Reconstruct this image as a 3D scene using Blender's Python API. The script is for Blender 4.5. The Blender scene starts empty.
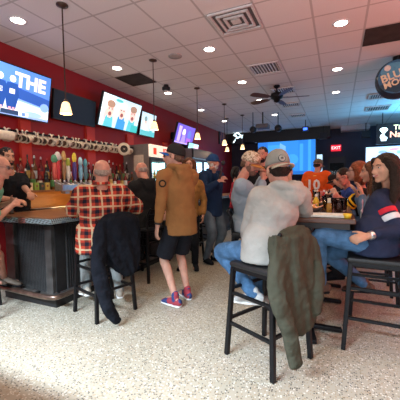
import bpy, bmesh, math, random
from mathutils import Vector, Matrix, Quaternion
random.seed(7)
SC = bpy.context.scene
COL = SC.collection
PI = math.pi
# ------------------------------------------------------------------ camera
F_PX, YAW, PITCH, ROLL, CH = 305.0, .4253, .0572, -.0131, 1.35
_c, _s, _cp, _sp = math.cos(YAW), math.sin(YAW), math.cos(PITCH), math.sin(PITCH)
_r0 = Vector((_c, _s, 0)); _u0 = Vector((-_s*_sp, _c*_sp, _cp)); FWD = Vector((-_s*_cp, _c*_cp, -_sp))
_cr, _sr = math.cos(ROLL), math.sin(ROLL)
RGT = _r0*_cr + _u0*_sr; UPV = _u0*_cr - _r0*_sr
EYE = Vector((0, 0, CH))
cam = bpy.data.objects.new('camera', bpy.data.cameras.new('camera')); COL.objects.link(cam)
mw = Matrix((RGT, UPV, -FWD)).transposed().to_4x4(); mw.translation = EYE
cam.matrix_world = mw
cam.data.sensor_width = 36; cam.data.lens = 36*F_PX/400; cam.data.clip_start = .05
SC.camera = cam
def ray(x, y): return FWD + RGT*((x-200)/F_PX) - UPV*((y-200)/F_PX)
def pd(x, y, d): return EYE + ray(x, y)*d            # point on the sight line at depth d
def pax(x, y, ax, v):                                  # point where the sight line meets a plane
    r = ray(x, y); return EYE + r*((v-EYE[ax])/r[ax])
# ------------------------------------------------------------------ view, world, lights
SC.view_settings.view_transform = 'Standard'; SC.view_settings.look = 'None'
SC.view_settings.exposure = 0.22; SC.view_settings.gamma = 1; SC.view_settings.use_curve_mapping = False
SC.cycles.use_denoising = True
SC.cycles.max_bounces = 7
w = bpy.data.worlds.new('world'); SC.world = w; w.use_nodes = True
w.node_tree.nodes['Background'].inputs[0].default_value = (.80, .87, 1, 1)
w.node_tree.nodes['Background'].inputs[1].default_value = .34
def area(name, loc, target, sx, sy, power, col, spread=PI):
    l = bpy.data.lights.new(name, 'AREA'); l.shape = 'RECTANGLE'; l.size = sx; l.size_y = sy; l.energy = power; l.color = col; l.spread = spread
    o = bpy.data.objects.new(name, l); COL.objects.link(o); o.location = loc
    o.rotation_euler = (Vector(target)-Vector(loc)).to_track_quat('-Z', 'Y').to_euler(); return o
def point(name, loc, power, col, r=.1):
    l = bpy.data.lights.new(name, 'POINT'); l.energy = power; l.color = col; l.shadow_soft_size = r
    o = bpy.data.objects.new(name, l); COL.objects.link(o); o.location = loc; return o
area('daylight_transom', (-2.7, -1.7, 3.05), (-2.5, 2.4, 0), 3.0, .07, 900, (.68, .85, 1))
area('daylight_front_fill', (-.5, -2.3, 1.5), (-1.2, 3.0, 2.7), 5.0, 1.4, 150, (.84, .92, 1))  # cool fill added behind the camera to lift the ceiling and the people
area('neon_red_light', (2.9, 3.6, 1.3), (.2, 3.6, 2.0), 1.6, .5, 50, (1, .12, .09))
area('neon_pink_light', (2.2, 2.2, 1.9), (.6, 3.0, 3.4), 1.4, .4, 22, (1, .28, .20))
area('neon_blue_light', (2.6, 10.2, 2.35), (1.2, 10.2, 3.4), 1.6, .4, 90, (.10, .55, 1))
area('bar_strip_light', (-3.60, 4.3, 1.02), (-4.1, 4.3, 1.20), 2.2, .05, 5, (1, .58, .22))
area('screen_glow', (-2, 12.9, 2.3), (-1.5, 7, 2.4), 2.4, 1.3, 42, (.22, .45, 1))
# ------------------------------------------------------------------ materials
MATS = {}
def nodes(name):
    m = bpy.data.materials.new(name); m.use_nodes = True
    nt = m.node_tree; return m, nt, nt.nodes['Principled BSDF']
def setc(b, c, rough=.6, metal=0., spec=.4):
    b.inputs['Base Color'].default_value = (*c, 1); b.inputs['Roughness'].default_value = rough
    b.inputs['Metallic'].default_value = metal; b.inputs['Specular IOR Level'].default_value = spec
def N(nt, t, **kw):
    n = nt.nodes.new(t)
    for k, v in kw.items():
        if k in n.inputs: n.inputs[k].default_value = v
        else: setattr(n, k, v)
    return n
def mat(name, c, rough=.6, metal=0., vary=.12, scale=30, bump=.0, bscale=60, spec=.4, sss=0):
    if name in MATS: return MATS[name]
    m, nt, b = nodes(name); setc(b, c, rough, metal, spec)
    L = nt.links
    tc = N(nt, 'ShaderNodeTexCoord'); no = N(nt, 'ShaderNodeTexNoise', Scale=scale, Detail=3.)
    L.new(tc.outputs['Object'], no.inputs['Vector'])
    r = N(nt, 'ShaderNodeValToRGB'); e = r.color_ramp.elements
    e[0].position = .3; e[1].position = .7
    e[0].color = (*[x*(1-vary) for x in c], 1); e[1].color = (*[min(1, x*(1+vary)) for x in c], 1)
    L.new(no.outputs['Fac'], r.inputs['Fac']); L.new(r.outputs['Color'], b.inputs['Base Color'])
    if bump:
        n2 = N(nt, 'ShaderNodeTexNoise', Scale=bscale, Detail=4.); L.new(tc.outputs['Object'], n2.inputs['Vector'])
        bp = N(nt, 'ShaderNodeBump', Strength=bump, Distance=.035); L.new(n2.outputs['Fac'], bp.inputs['Height']); L.new(bp.outputs['Normal'], b.inputs['Normal'])
    if sss: b.inputs['Subsurface Weight'].default_value = sss; b.inputs['Subsurface Radius'].default_value = (.02, .008, .004)
    MATS[name] = m; return m
def glow(name, c, s):
    if name in MATS: return MATS[name]
    m, nt, b = nodes(name); setc(b, c, .5, 0, .15)
    b.inputs['Emission Color'].default_value = (*c, 1); b.inputs['Emission Strength'].default_value = s
    MATS[name] = m; return m
def glassm(name, c, rough=.05, alpha=.35):
    if name in MATS: return MATS[name]
    m, nt, b = nodes(name); setc(b, c, rough); b.inputs['Transmission Weight'].default_value = 1.0; b.inputs['IOR'].default_value = 1.2
    MATS[name] = m; return m
def cloth(name, c, bump=.35, vary=.13): return mat(name, c, .9, 0, vary, 9, min(1, bump*1.6), 13, .15)
def math_(nt, op, a, b=None):
    n = N(nt, 'ShaderNodeMath', operation=op)
    for i, v in enumerate((a, b)):
        if v is None: continue
        if isinstance(v, (int, float)): n.inputs[i].default_value = v
        else: nt.links.new(v, n.inputs[i])
    return n.outputs[0]
def mixc(nt, fac, a, b):
    n = N(nt, 'ShaderNodeMix', data_type='RGBA')
    if isinstance(fac, (int, float)): n.inputs[0].default_value = fac
    else: nt.links.new(fac, n.inputs[0])
    for i, v in ((6, a), (7, b)):
        if isinstance(v, tuple): n.inputs[i].default_value = (*v, 1)
        else: nt.links.new(v, n.inputs[i])
    return n.outputs[2]
def terrazzo():
    m, nt, b = nodes('terrazzo'); L = nt.links
    tc = N(nt, 'ShaderNodeTexCoord')
    v = N(nt, 'ShaderNodeTexVoronoi', Scale=75.); L.new(tc.outputs['Object'], v.inputs['Vector'])
    sep = N(nt, 'ShaderNodeSeparateColor'); L.new(v.outputs['Color'], sep.inputs[0])
    d = math_(nt, 'LESS_THAN', v.outputs['Distance'], .42)
    dark = math_(nt, 'MULTIPLY', math_(nt, 'GREATER_THAN', sep.outputs[0], .74), d)
    tan = math_(nt, 'MULTIPLY', math_(nt, 'LESS_THAN', sep.outputs[0], .30), d)
    lite = math_(nt, 'MULTIPLY', math_(nt, 'GREATER_THAN', sep.outputs[1], .5), d)
    no = N(nt, 'ShaderNodeTexNoise', Scale=1.2, Detail=4.); L.new(tc.outputs['Object'], no.inputs['Vector'])
    base = mixc(nt, no.outputs['Fac'], (.32, .28, .21), (.43, .385, .31))
    c1 = mixc(nt, lite, base, (.66, .62, .54)); c2 = mixc(nt, tan, c1, (.33, .25, .16)); c3 = mixc(nt, dark, c2, (.075, .065, .055))
    L.new(c3, b.inputs['Base Color']); b.inputs['Roughness'].default_value = .42; b.inputs['Specular IOR Level'].default_value = .35
    return m
def ceiling_mat():
    m, nt, b = nodes('acoustic_tile'); L = nt.links
    g = N(nt, 'ShaderNodeNewGeometry'); sp = N(nt, 'ShaderNodeSeparateXYZ'); L.new(g.outputs['Position'], sp.inputs[0])
    out = []
    for k, off in ((0, .49), (1, .88)):
        q = math_(nt, 'SUBTRACT', math_(nt, 'DIVIDE', sp.outputs[k], .61), off)
        fr = math_(nt, 'SUBTRACT', q, math_(nt, 'FLOOR', q))
        out.append(math_(nt, 'MAXIMUM', math_(nt, 'LESS_THAN', fr, .022), math_(nt, 'GREATER_THAN', fr, .978)))
    ln = math_(nt, 'MAXIMUM', *out)
    no = N(nt, 'ShaderNodeTexNoise', Scale=90., Detail=3.); L.new(g.outputs['Position'], no.inputs['Vector'])
    n2 = N(nt, 'ShaderNodeTexNoise', Scale=1.0, Detail=2.); L.new(g.outputs['Position'], n2.inputs['Vector'])
    t = mixc(nt, no.outputs['Fac'], (.68, .665, .65), (.84, .825, .81)); t = mixc(nt, math_(nt, 'MULTIPLY', n2.outputs['Fac'], .35), t, (.66, .62, .58))
    c = mixc(nt, ln, t, (.50, .48, .46)); L.new(c, b.inputs['Base Color']); b.inputs['Roughness'].default_value = .85; b.inputs['Specular IOR Level'].default_value = .2
    bp = N(nt, 'ShaderNodeBump', Strength=.3, Distance=.01); L.new(math_(nt, 'SUBTRACT', 1., ln), bp.inputs['Height']); L.new(bp.outputs['Normal'], b.inputs['Normal'])
    return m
def plaid_mat():
    m, nt, b = nodes('plaid_flannel'); L = nt.links
    tc = N(nt, 'ShaderNodeTexCoord'); sp = N(nt, 'ShaderNodeSeparateXYZ'); L.new(tc.outputs['Object'], sp.inputs[0])
    no = N(nt, 'ShaderNodeTexNoise', Scale=5., Detail=2.); L.new(tc.outputs['Object'], no.inputs['Vector'])
    def band(src, per, lo, hi, off=0.):
        q = math_(nt, 'ADD', math_(nt, 'DIVIDE', src, per), math_(nt, 'ADD', math_(nt, 'MULTIPLY', no.outputs['Fac'], .35), off))
        fr = math_(nt, 'SUBTRACT', q, math_(nt, 'FLOOR', q))
        return math_(nt, 'MULTIPLY', math_(nt, 'GREATER_THAN', fr, lo), math_(nt, 'LESS_THAN', fr, hi))
    P = .105
    dk = math_(nt, 'MAXIMUM', band(sp.outputs[0], P, .28, .60), band(sp.outputs[2], P, .28, .60))
    both = math_(nt, 'MULTIPLY', band(sp.outputs[0], P, .28, .60), band(sp.outputs[2], P, .28, .60))
    yl = math_(nt, 'MAXIMUM', band(sp.outputs[0], P, .82, .98), band(sp.outputs[2], P, .82, .98))
    c = mixc(nt, math_(nt, 'MULTIPLY', dk, .72), (.44, .048, .026), (.03, .018, .02)); c = mixc(nt, both, c, (.015, .015, .025)); c = mixc(nt, math_(nt, 'MULTIPLY', yl, .7), c, (.62, .50, .30))
    L.new(c, b.inputs['Base Color']); b.inputs['Roughness'].default_value = .9; b.inputs['Specular IOR Level'].default_value = .1
    n2 = N(nt, 'ShaderNodeTexNoise', Scale=22., Detail=3.); L.new(tc.outputs['Object'], n2.inputs['Vector'])
    bp = N(nt, 'ShaderNodeBump', Strength=.35, Distance=.02); L.new(n2.outputs['Fac'], bp.inputs['Height']); L.new(bp.outputs['Normal'], b.inputs['Normal'])
    return m
def blotch(name, cols, scale=16, rough=.85):
    m, nt, b = nodes(name); L = nt.links
    tc = N(nt, 'ShaderNodeTexCoord'); no = N(nt, 'ShaderNodeTexNoise', Scale=float(scale), Detail=2.); L.new(tc.outputs['Object'], no.inputs['Vector'])
    r = N(nt, 'ShaderNodeValToRGB'); r.color_ramp.interpolation = 'CONSTANT'; e = r.color_ramp.elements
    e[0].position = 0; e[0].color = (*cols[0], 1); n = len(cols)
    e[1].position = .36; e[1].color = (*cols[1], 1)
    for i in range(2, n):
        q = e.new(.36+.28*(i-1)/(n-1)); q.color = (*cols[i], 1)
    L.new(no.outputs['Fac'], r.inputs['Fac']); L.new(r.outputs['Color'], b.inputs['Base Color']); b.inputs['Roughness'].default_value = rough
    return m
def wood(name, a, c, rough=.35, sc=(1, 9, 9)):
    m, nt, b = nodes(name); L = nt.links
    tc = N(nt, 'ShaderNodeTexCoord'); mp = N(nt, 'ShaderNodeMapping'); mp.inputs['Scale'].default_value = sc; L.new(tc.outputs['Object'], mp.inputs['Vector'])
    no = N(nt, 'ShaderNodeTexNoise', Scale=3., Detail=6., Distortion=1.2); L.new(mp.outputs[0], no.inputs['Vector'])
    L.new(mixc(nt, no.outputs['Fac'], a, c), b.inputs['Base Color']); b.inputs['Roughness'].default_value = rough
    return m
BLACK = mat('black_metal', (.012, .012, .014), .38, .6, .2, 30)
BLKPL = mat('black_plastic', (.012, .012, .013), .45, 0, .2)
BLKCL = cloth('black_fabric', (.010, .011, .014))
WOODD = wood('dark_bar_wood', (.11, .045, .022), (.36, .17, .085), .30)
CHROME = mat('brushed_steel', (.55, .56, .58), .3, .9, .1)
TERR = terrazzo(); CEIL = ceiling_mat(); PLAID = plaid_mat()
RED = mat('red_wall_paint', (.29, .010, .012), .55, 0, .10, 2)
REDB = mat('bright_red', (.50, .035, .018), .5, 0, .08, 3)
NAVY = mat('navy_wall_paint', (.028, .032, .060), .7, 0, .12, 2)
WHITE = mat('white_plastic', (.75, .74, .72), .45, 0, .05)
SKIN = mat('skin_light', (.52, .275, .20), .55, 0, .10, 22, .12, 120, .3, .08)
SKINR = mat('skin_ruddy', (.50, .235, .165), .55, 0, .14, 26, .12, 120, .3, .08)
SKINT = mat('skin_tan', (.50, .26, .17), .55, 0, .12, 22, .12, 120, .3, .08)
DENIM = mat('blue_denim', (.060, .135, .25), .85, 0, .30, 14, .4, 40, .15)
DENIMD = mat('dark_denim', (.045, .10, .20), .85, 0, .25, 14, .4, 40, .15)
EYEM = mat('eye_dark', (.02, .015, .012), .2)
EYEW = mat('eye_white', (.42, .38, .36), .3)
LIPM = mat('lip', (.42, .10, .09), .5)
# ------------------------------------------------------------------ mesh helpers
class MB:
    def __init__(s): s.v = []; s.f = []; s.m = []; s.mats = []
    def mi(s, m):
        if m is None: return 0
        if m not in s.mats: s.mats.append(m)
        return s.mats.index(m)
    def add(s, vs, fs, m=None):
        o = len(s.v); k = s.mi(m); s.v += [tuple(v) for v in vs]; s.f += [tuple(i+o for i in f) for f in fs]; s.m += [k]*len(fs); return s
    def box(s, c, d, m=None, rot=None, taper=1.):
        c = Vector(c); vs = []
        for z in (-1, 1):
            t = taper if z > 0 else 1.
            for x, y in ((-1, -1), (1, -1), (1, 1), (-1, 1)):
                p = Vector((x*d[0]/2*t, y*d[1]/2*t, z*d[2]/2))
                if rot is not None: p = rot @ p
                vs.append(c+p)
        return s.add(vs, [(3, 2, 1, 0), (4, 5, 6, 7), (0, 1, 5, 4), (1, 2, 6, 5), (2, 3, 7, 6), (3, 0, 4, 7)], m)
    def bar(s, a, b, wx, wy=None, m=None, up=(0, 0, 1)):
        a = Vector(a); b = Vector(b); wy = wy or wx; d = (b-a); L = d.length; d = d.normalized(); u = Vector(up)
        if abs(d.dot(u)) > .97: u = Vector((0, 1, 0))
        x = d.cross(u).normalized(); y = x.cross(d).normalized(); R = Matrix((x, y, d)).transposed()
        return s.box((a+b)/2, (wx, wy, L), m, R)
    def ell(s, c, r, ax=None, m=None, nu=16, nv=10):
        c = Vector(c); vs = []; fs = []
        if isinstance(r, (int, float)): r = (r, r, r)
        for j in range(nv+1):
            t = PI*j/nv
            for i in range(nu):
                a = 2*PI*i/nu; p = Vector((r[0]*math.sin(t)*math.cos(a), r[1]*math.sin(t)*math.sin(a), r[2]*math.cos(t)))
                if ax is not None: p = ax @ p
                vs.append(c+p)
        for j in range(nv):
            for i in range(nu): fs.append((j*nu+i, (j+1)*nu+i, (j+1)*nu+(i+1) % nu, j*nu+(i+1) % nu))
        return s.add(vs, fs, m)
    def tube(s, pts, rad, side=None, n=14, m=None, sub=5, rip=None, capped=True, flat=1.):
        P = [Vector(p) for p in pts]; R = [(r, r) if isinstance(r, (int, float)) else r for r in rad]
        K = len(P); Q = []; 
        def cr(p0, p1, p2, p3, t): return .5*((2*p1)+(p2-p0)*t+(2*p0-5*p1+4*p2-p3)*t*t+(3*p1-p0-3*p2+p3)*t*t*t)
        for i in range(K-1):
            for k in range(sub):
                t = k/sub; g = lambda A, j: A[max(0, min(K-1, j))]
                p = cr(g(P, i-1), P[i], P[i+1], g(P, i+2), t); a = [R[i][q]*(1-t)+R[i+1][q]*t for q in (0, 1)]
                Q.append((p, a))
        Q.append((P[-1], R[-1]))
        T = [(Q[min(i+1, len(Q)-1)][0]-Q[max(i-1, 0)][0]).normalized() for i in range(len(Q))]
        # rounded ends
        def cap(q, t, sgn):
            r = min(q[1]); return [(q[0]+t*sgn*r*flat*math.sin(a), [q[1][0]*math.cos(a), q[1][1]*math.cos(a)]) for a in (.5, 1.0, 1.35)]
        if capped:
            c0 = cap(Q[0], T[0], -1)[::-1]; c1 = cap(Q[-1], T[-1], 1)
            T = [T[0]]*3+T+[T[-1]]*3; Q = c0+Q+c1
        sd = Vector(side) if side is not None else None
        if sd is None:
            sd = T[0].cross(Vector((0, 0, 1)))
            if sd.length < .1: sd = Vector((1, 0, 0))
        prev = sd.normalized(); vs = []; fs = []
        for i, (p, r) in enumerate(Q):
            x = prev-T[i]*prev.dot(T[i])
            if x.length < 1e-3: x = T[i].orthogonal()
            x.normalize()
            if side is None: prev = x
            y = T[i].cross(x)
            for k in range(n):
                a = 2*PI*k/n; q = 1.
                if rip: q = rip(a, i/len(Q))
                vs.append(p+x*r[0]*math.cos(a)*q+y*r[1]*math.sin(a)*q)
        L = len(Q)
        for i in range(L-1):
            for k in range(n): fs.append((i*n+k, i*n+(k+1) % n, (i+1)*n+(k+1) % n, (i+1)*n+k))
        fs.append(tuple(range(n))[::-1]); fs.append(tuple((L-1)*n+k for k in range(n)))
        return s.add(vs, fs, m)
    def lathe(s, prof, c=(0, 0, 0), n=20, m=None, ax=None):
        c = Vector(c); vs = []; fs = []
        for r, z in prof:
            for k in range(n):
                p = Vector((r*math.cos(2*PI*k/n), r*math.sin(2*PI*k/n), z))
                if ax is not None: p = ax @ p
                vs.append(c+p)
        for i in range(len(prof)-1):
            for k in range(n): fs.append((i*n+k, i*n+(k+1) % n, (i+1)*n+(k+1) % n, (i+1)*n+k))
        fs.append(tuple(range(n))[::-1]); fs.append(tuple((len(prof)-1)*n+k for k in range(n)))
        return s.add(vs, fs, m)
    def poly(s, pts, m=None): return s.add(pts, [tuple(range(len(pts)))], m)
    def build(s, name, m=None, parent=None, bevel=0, smooth=False, remesh=0, sm=4, disp=0, dsize=.12, origin=None):
        me = bpy.data.meshes.new(name)
        o0 = Vector(origin) if origin is not None else Vector((0, 0, 0))
        me.from_pydata([Vector(v)-o0 for v in s.v], [], s.f)
        mats = s.mats or [m or WHITE]
        for q in mats: me.materials.append(q)
        if len(mats) > 1: me.polygons.foreach_set('material_index', s.m)
        bm = bmesh.new(); bm.from_mesh(me); bmesh.ops.recalc_face_normals(bm, faces=bm.faces); bm.to_mesh(me); bm.free()
        if smooth or remesh: me.polygons.foreach_set('use_smooth', [True]*len(me.polygons))
        me.update()
        o = bpy.data.objects.new(name, me); COL.objects.link(o)
        o.location = o0
        if parent is not None: o.parent = parent; o.location = o0-Vector(parent.location)
        if remesh:
            r = o.modifiers.new('r', 'REMESH'); r.mode = 'VOXEL'; r.voxel_size = remesh; r.use_smooth_shade = True
            if sm: q = o.modifiers.new('s', 'SMOOTH'); q.iterations = sm; q.factor = .5
            if disp:
                t = bpy.data.textures.new('folds', 'CLOUDS'); t.noise_scale = dsize; t.noise_depth = 2
                d = o.modifiers.new('d', 'DISPLACE'); d.texture = t; d.strength = disp; d.mid_level = .5; d.texture_coords = 'LOCAL'
        if bevel:
            b = o.modifiers.new('b', 'BEVEL'); b.width = bevel; b.segments = 2; b.limit_method = 'ANGLE'
        return o
def tag(o, label=None, cat=None, group=None, kind=None):
    for k, v in (('label', label), ('category', cat), ('group', group), ('kind', kind)):
        if v: o[k] = v
    return o
def empty(name, loc, label=None, cat=None, group=None):
    o = bpy.data.objects.new(name, None); COL.objects.link(o); o.location = loc; o.empty_display_size = .05
    return tag(o, label, cat, group)
def struct(o): o['kind'] = 'structure'; return o
def copy_tree(root, loc, rz=0, label=None, group=None):
    def cp(o, par):
        c = o.copy(); COL.objects.link(c); c.parent = par
        for ch in o.children: cp(ch, c)
        return c
    r = cp(root, None); r.location = loc; r.rotation_euler = (0, 0, rz)
    if label: r['label'] = label
    if group: r['group'] = group
    return r
def text_geo(mb, txt, origin, xdir, zdir, size, m, depth=.002, bold=0.0, center=True):
    cu = bpy.data.curves.new('t', 'FONT'); cu.body = txt; cu.size = 1; cu.extrude = depth/size; cu.offset = bold; cu.resolution_u = 2
    if center: cu.align_x = 'CENTER'
    cu.align_y = 'CENTER'
    o = bpy.data.objects.new('t', cu); COL.objects.link(o)
    dg = bpy.context.evaluated_depsgraph_get(); me = bpy.data.meshes.new_from_object(o.evaluated_get(dg))
    x = Vector(xdir).normalized(); z = Vector(zdir).normalized(); n = x.cross(z); O = Vector(origin)
    mb.add([O+x*v.co.x*size+z*v.co.y*size+n*v.co.z*size for v in me.vertices], [tuple(p.vertices) for p in me.polygons], m)
    bpy.data.objects.remove(o); bpy.data.curves.remove(cu); bpy.data.meshes.remove(me)
# ================================================================== SETTING
WX, YF, RX, H = -4.42, 13.3, 4.3, 3.4
struct(MB().box(((WX+RX)/2, 5.4, -.05), (RX-WX+.4, 16.4, .1)).build('floor', TERR))
struct(MB().box(((WX+RX)/2, 5.4, H+.05), (RX-WX+.4, 16.4, .1)).build('ceiling', CEIL))
struct(MB().box((WX-.1, 5.4, H/2), (.2, 16.2, H-.004)).build('wall_left', RED))
struct(MB().box((RX+.1, 5.4, H/2), (.2, 16.2, H-.004)).build('wall_right', NAVY))
struct(MB().box(((WX+RX)/2, YF+.1, H/2), (RX-WX-.004, .2, H-.004)).build('wall_back', NAVY))
struct(MB().box((-2.6, -.3, .795), (3.6, .12, 1.585)).build('wall_light_stop', NAVY))  # unseen half-wall, added to give the daylight on the floor its near edge
struct(MB().box((-2.4, -1.4, 3.135), (4.0, .05, .53)).build('trim_7', NAVY))  # unseen board, added by the light to keep its beam low
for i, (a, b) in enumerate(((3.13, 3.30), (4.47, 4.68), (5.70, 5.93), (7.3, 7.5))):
    struct(MB().box((WX+.025, (a+b)/2, 1.24), (.05, b-a, 2.46)).build('trim_%d' % (i+1), REDB))  # shallow strips in a brighter red than the wall
struct(MB().box((-2.35, 12.9, 3.21), (4.1, .8, .375)).build('trim_5', BLKPL))
struct(MB().box((.55, 12.95, 3.31), (.95, .5, .175)).build('trim_6', mat('pale_soffit', (.45, .40, .42), .8)))
# missing / stained ceiling tiles
DT = mat('bare_dark_tile', (.045, .035, .03), .95, 0, .3, 6)
def tile(name, i, j, w, d, m, label, cat):
    x0 = .61*(i+.49); y0 = .61*(j+.88)
    o = MB().box((x0+.61*w/2, y0+.61*d/2, H-.006), (.61*w-.03, .61*d-.03, .008)).build(name, m, origin=(x0+.3, y0+.3, H)); tag(o, label, cat)
tile('ceiling_panel', -7, 7, 1, 1, DT, 'dark brown square panel in the ceiling above the wide bright television', 'ceiling panel')
tile('ceiling_panel', 0, 7, 2, 1, DT, 'long dark panel in the ceiling above the round hanging beer sign', 'ceiling panel')
# recessed downlights
LT = glow('lamp_glow', (1, .93, .80), 14)
dl = [(-3.66, 2.65), (-3.60, 4.45), (-3.56, 6.17), (-1.83, 4.46), (-1.82, 6.19), (-1.81, 7.73), (.01, 4.5), (-.04, 6.27), (-.07, 7.86), (-3.55, 8.0), (-3.5, 9.8), (-1.8, 9.6), ]
hid = [(1.85, 4.4), (1.85, 6.3), (1.9, 8.2), (1.9, 2.6), (-1.85, .9), (0, .8), (-3.66, .7), (1.9, .7), (0, 2.6), (-1.85, 2.65)]
dlab = {0: 'recessed round ceiling light nearest the corner above the football television', 1: 'recessed ceiling light just above the dark brown ceiling panel', 2: 'recessed ceiling light beside the small dark ceiling spot can', 3: 'recessed ceiling light left of the two square air vents, nearer one',
        4: 'recessed ceiling light midway between the fan and the bar pendants', 5: 'recessed ceiling light directly left of the ceiling fan hub', 6: 'largest bright recessed ceiling light in the pinkish tiles', 7: 'second recessed light down the row right of the ceiling fan', 8: 'third and farthest recessed light in the row right of the ceiling fan', 9: 'recessed ceiling light above the far bright cooler', 10: 'faint farthest recessed ceiling light near the red wall', 11: 'recessed ceiling light between the fan and the projector'}
for i, (x, y) in enumerate(dl):
    t = empty('ceiling_light', (x, y, H), dlab.get(i, 'small recessed round ceiling light in the tiled ceiling'), 'ceiling light', 'recessed lights in the ceiling')
    MB().lathe([(.105, 0), (.105, -.006), (.082, -.010), (.078, -.002)], (x, y, H)).build('trim_ring', WHITE, t, smooth=True)
    MB().lathe([(.078, -.004), (.078, -.007), (.03, -.012)], (x, y, H)).build('bulb', LT, t)
for i, (x, y) in enumerate(dl+hid):
    l = bpy.data.lights.new('downlight', 'SPOT'); l.energy = 27 if y < 5 else (18 if y < 9 else 10); l.color = (1, .78, .52); l.spot_size = 2.5; l.spot_blend = .7; l.shadow_soft_size = .07
    o = bpy.data.objects.new('downlight', l); COL.objects.link(o); o.location = (x, y, H-.04)
# air vents
VM = mat('vent_metal', (.66, .65, .63), .5, .1); VD = mat('vent_dark', (.13, .12, .12), .8)
def vent(x, y, s, label, sy=None, slats=False):
    sy = sy or s; t = empty('air_vent', (x, y, H), label, 'air vent', 'air vents in the ceiling')
    MB().box((x, y, H-.004), (s, sy, .006)).build('backing', VD, t)
    f = MB()
    for k, q in enumerate((1, .72, .46)) if not slats else enumerate((1,)):
        a, b, th = s*q/2, sy*q/2, .028 if not slats else .03
        z = H-.016-.004*k
        f.box((x-a+th/2, y, z), (th, 2*b, .022)).box((x+a-th/2, y, z), (th, 2*b, .022)).box((x, y-b+th/2, z), (2*a-2*th, th, .022)).box((x, y+b-th/2, z), (2*a-2*th, th, .022))
    if slats:
        for k in range(9): f.box((x-s/2+s*(k+1)/10, y, H-.014), (.014, sy-.07, .012), rot=Matrix.Rotation(.6, 3, 'Y'))
    else: f.box((x, y, H-.018), (s*.2, sy*.2, .018))
    f.build('grille', VM, t)
vent(-1.2, 3.83, .56, 'large square four way air vent nearest the camera')
vent(-1.22, 5.62, .54, 'square slatted air vent just before the ceiling fan', slats=True)
vent(-1.14, 7.15, .5, 'air vent half hidden behind the ceiling fan', slats=True)
vent(-1.18, 8.55, .5, 'air vent just beyond the ceiling fan blades', .4, slats=True)
vent(-1.16, 10.0, .5, 'farthest air vent in the row beyond the ceiling fan', .4, slats=True)
vent(.90, 8.65, .5, 'air vent behind the round hanging beer sign', slats=True)
vent(1.0, 10.1, .6, 'bluish lit air vent between beer sign and back wall', slats=True)
tag(MB().lathe([(.11, 0), (.11, -.008), (.06, -.012)], (-2.43, 4.46, H)).build('ceiling_speaker', mat('speaker_disc', (.42, .40, .38), .8), smooth=True, origin=(-2.43, 4.46, H)), 'round flush ceiling speaker beside the second bar pendant', 'speaker')
t = empty('spot_can', (-3.31, 5.66, H), 'small dark ceiling mounted can between bar pendants', 'ceiling can')
MB().lathe([(.05, 0), (.05, -.03), (.085, -.05), (.085, -.10), (.05, -.115)], (-3.31, 5.66, H)).build('housing', BLKPL, t, smooth=True)
MB().lathe([(.045, -.116), (.03, -.122)], (-3.31, 5.66, H)).build('lens', WHITE, t)
t2 = None
# ------------------------------------------------------------------ pendants
SH = None
def shade_mat():
    m, nt, b = nodes('amber_glass_shade'); setc(b, (.95, .70, .40), .3)
    b.inputs['Emission Color'].default_value = (1, .62, .28, 1); b.inputs['Emission Strength'].default_value = 1.6; return m
SH = shade_mat(); BULB = glow('pendant_bulb', (1, .85, .6), 9); BRONZE = mat('bronze', (.09, .06, .045), .4, .7)
plab = ['pendant lamp hanging nearest, in front of the switched off television', 'pendant lamp in front of the second bright wide television', 'pendant lamp above the purple television by the capped man', 'pendant lamp nearer of the two small ones behind the navy cap man', 'lowest small pendant lamp at the far end near the wall', 'separate small white pendant lamp right of the far pair']
for i, (x, y, zb, k) in enumerate([(-2.9, 2.65, 2.17, 1), (-2.84, 4.44, 2.25, 1), (-2.82, 6.14, 2.30, 1), (-2.75, 7.69, 2.33, 1), (-3.29, 9.45, 2.35, 1), (-2.70, 9.19, 2.36, 1)]):
    t = empty('pendant_lamp', (x, y, H), plab[i], 'pendant lamp', 'glass pendants over the bar')
    MB().lathe([(.065, 0), (.065, -.012), (.02, -.03)], (x, y, H)).build('ceiling_rose', BRONZE, t, smooth=True)
    MB().bar((x, y, H-.02), (x, y, zb+.155), .011).build('rod', BRONZE, t)
    MB().lathe([(.012, .17), (.024, .155), (.026, .12)], (x, y, zb)).build('socket', BRONZE, t, smooth=True)
    MB().lathe([(.026, .135), (.040, .12), (.055, .06), (.068, .0), (.064, .0), (.050, .06), (.034, .115), (.02, .12)], (x, y, zb)).build('lamp_shade', SH, t, smooth=True)
    MB().ell((x, y, zb+.045), (.026, .026, .034)).build('bulb', BULB, t, smooth=True)
    point('pendant_light', (x, y, zb-.03), 5, (1, .66, .35), .05)
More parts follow.
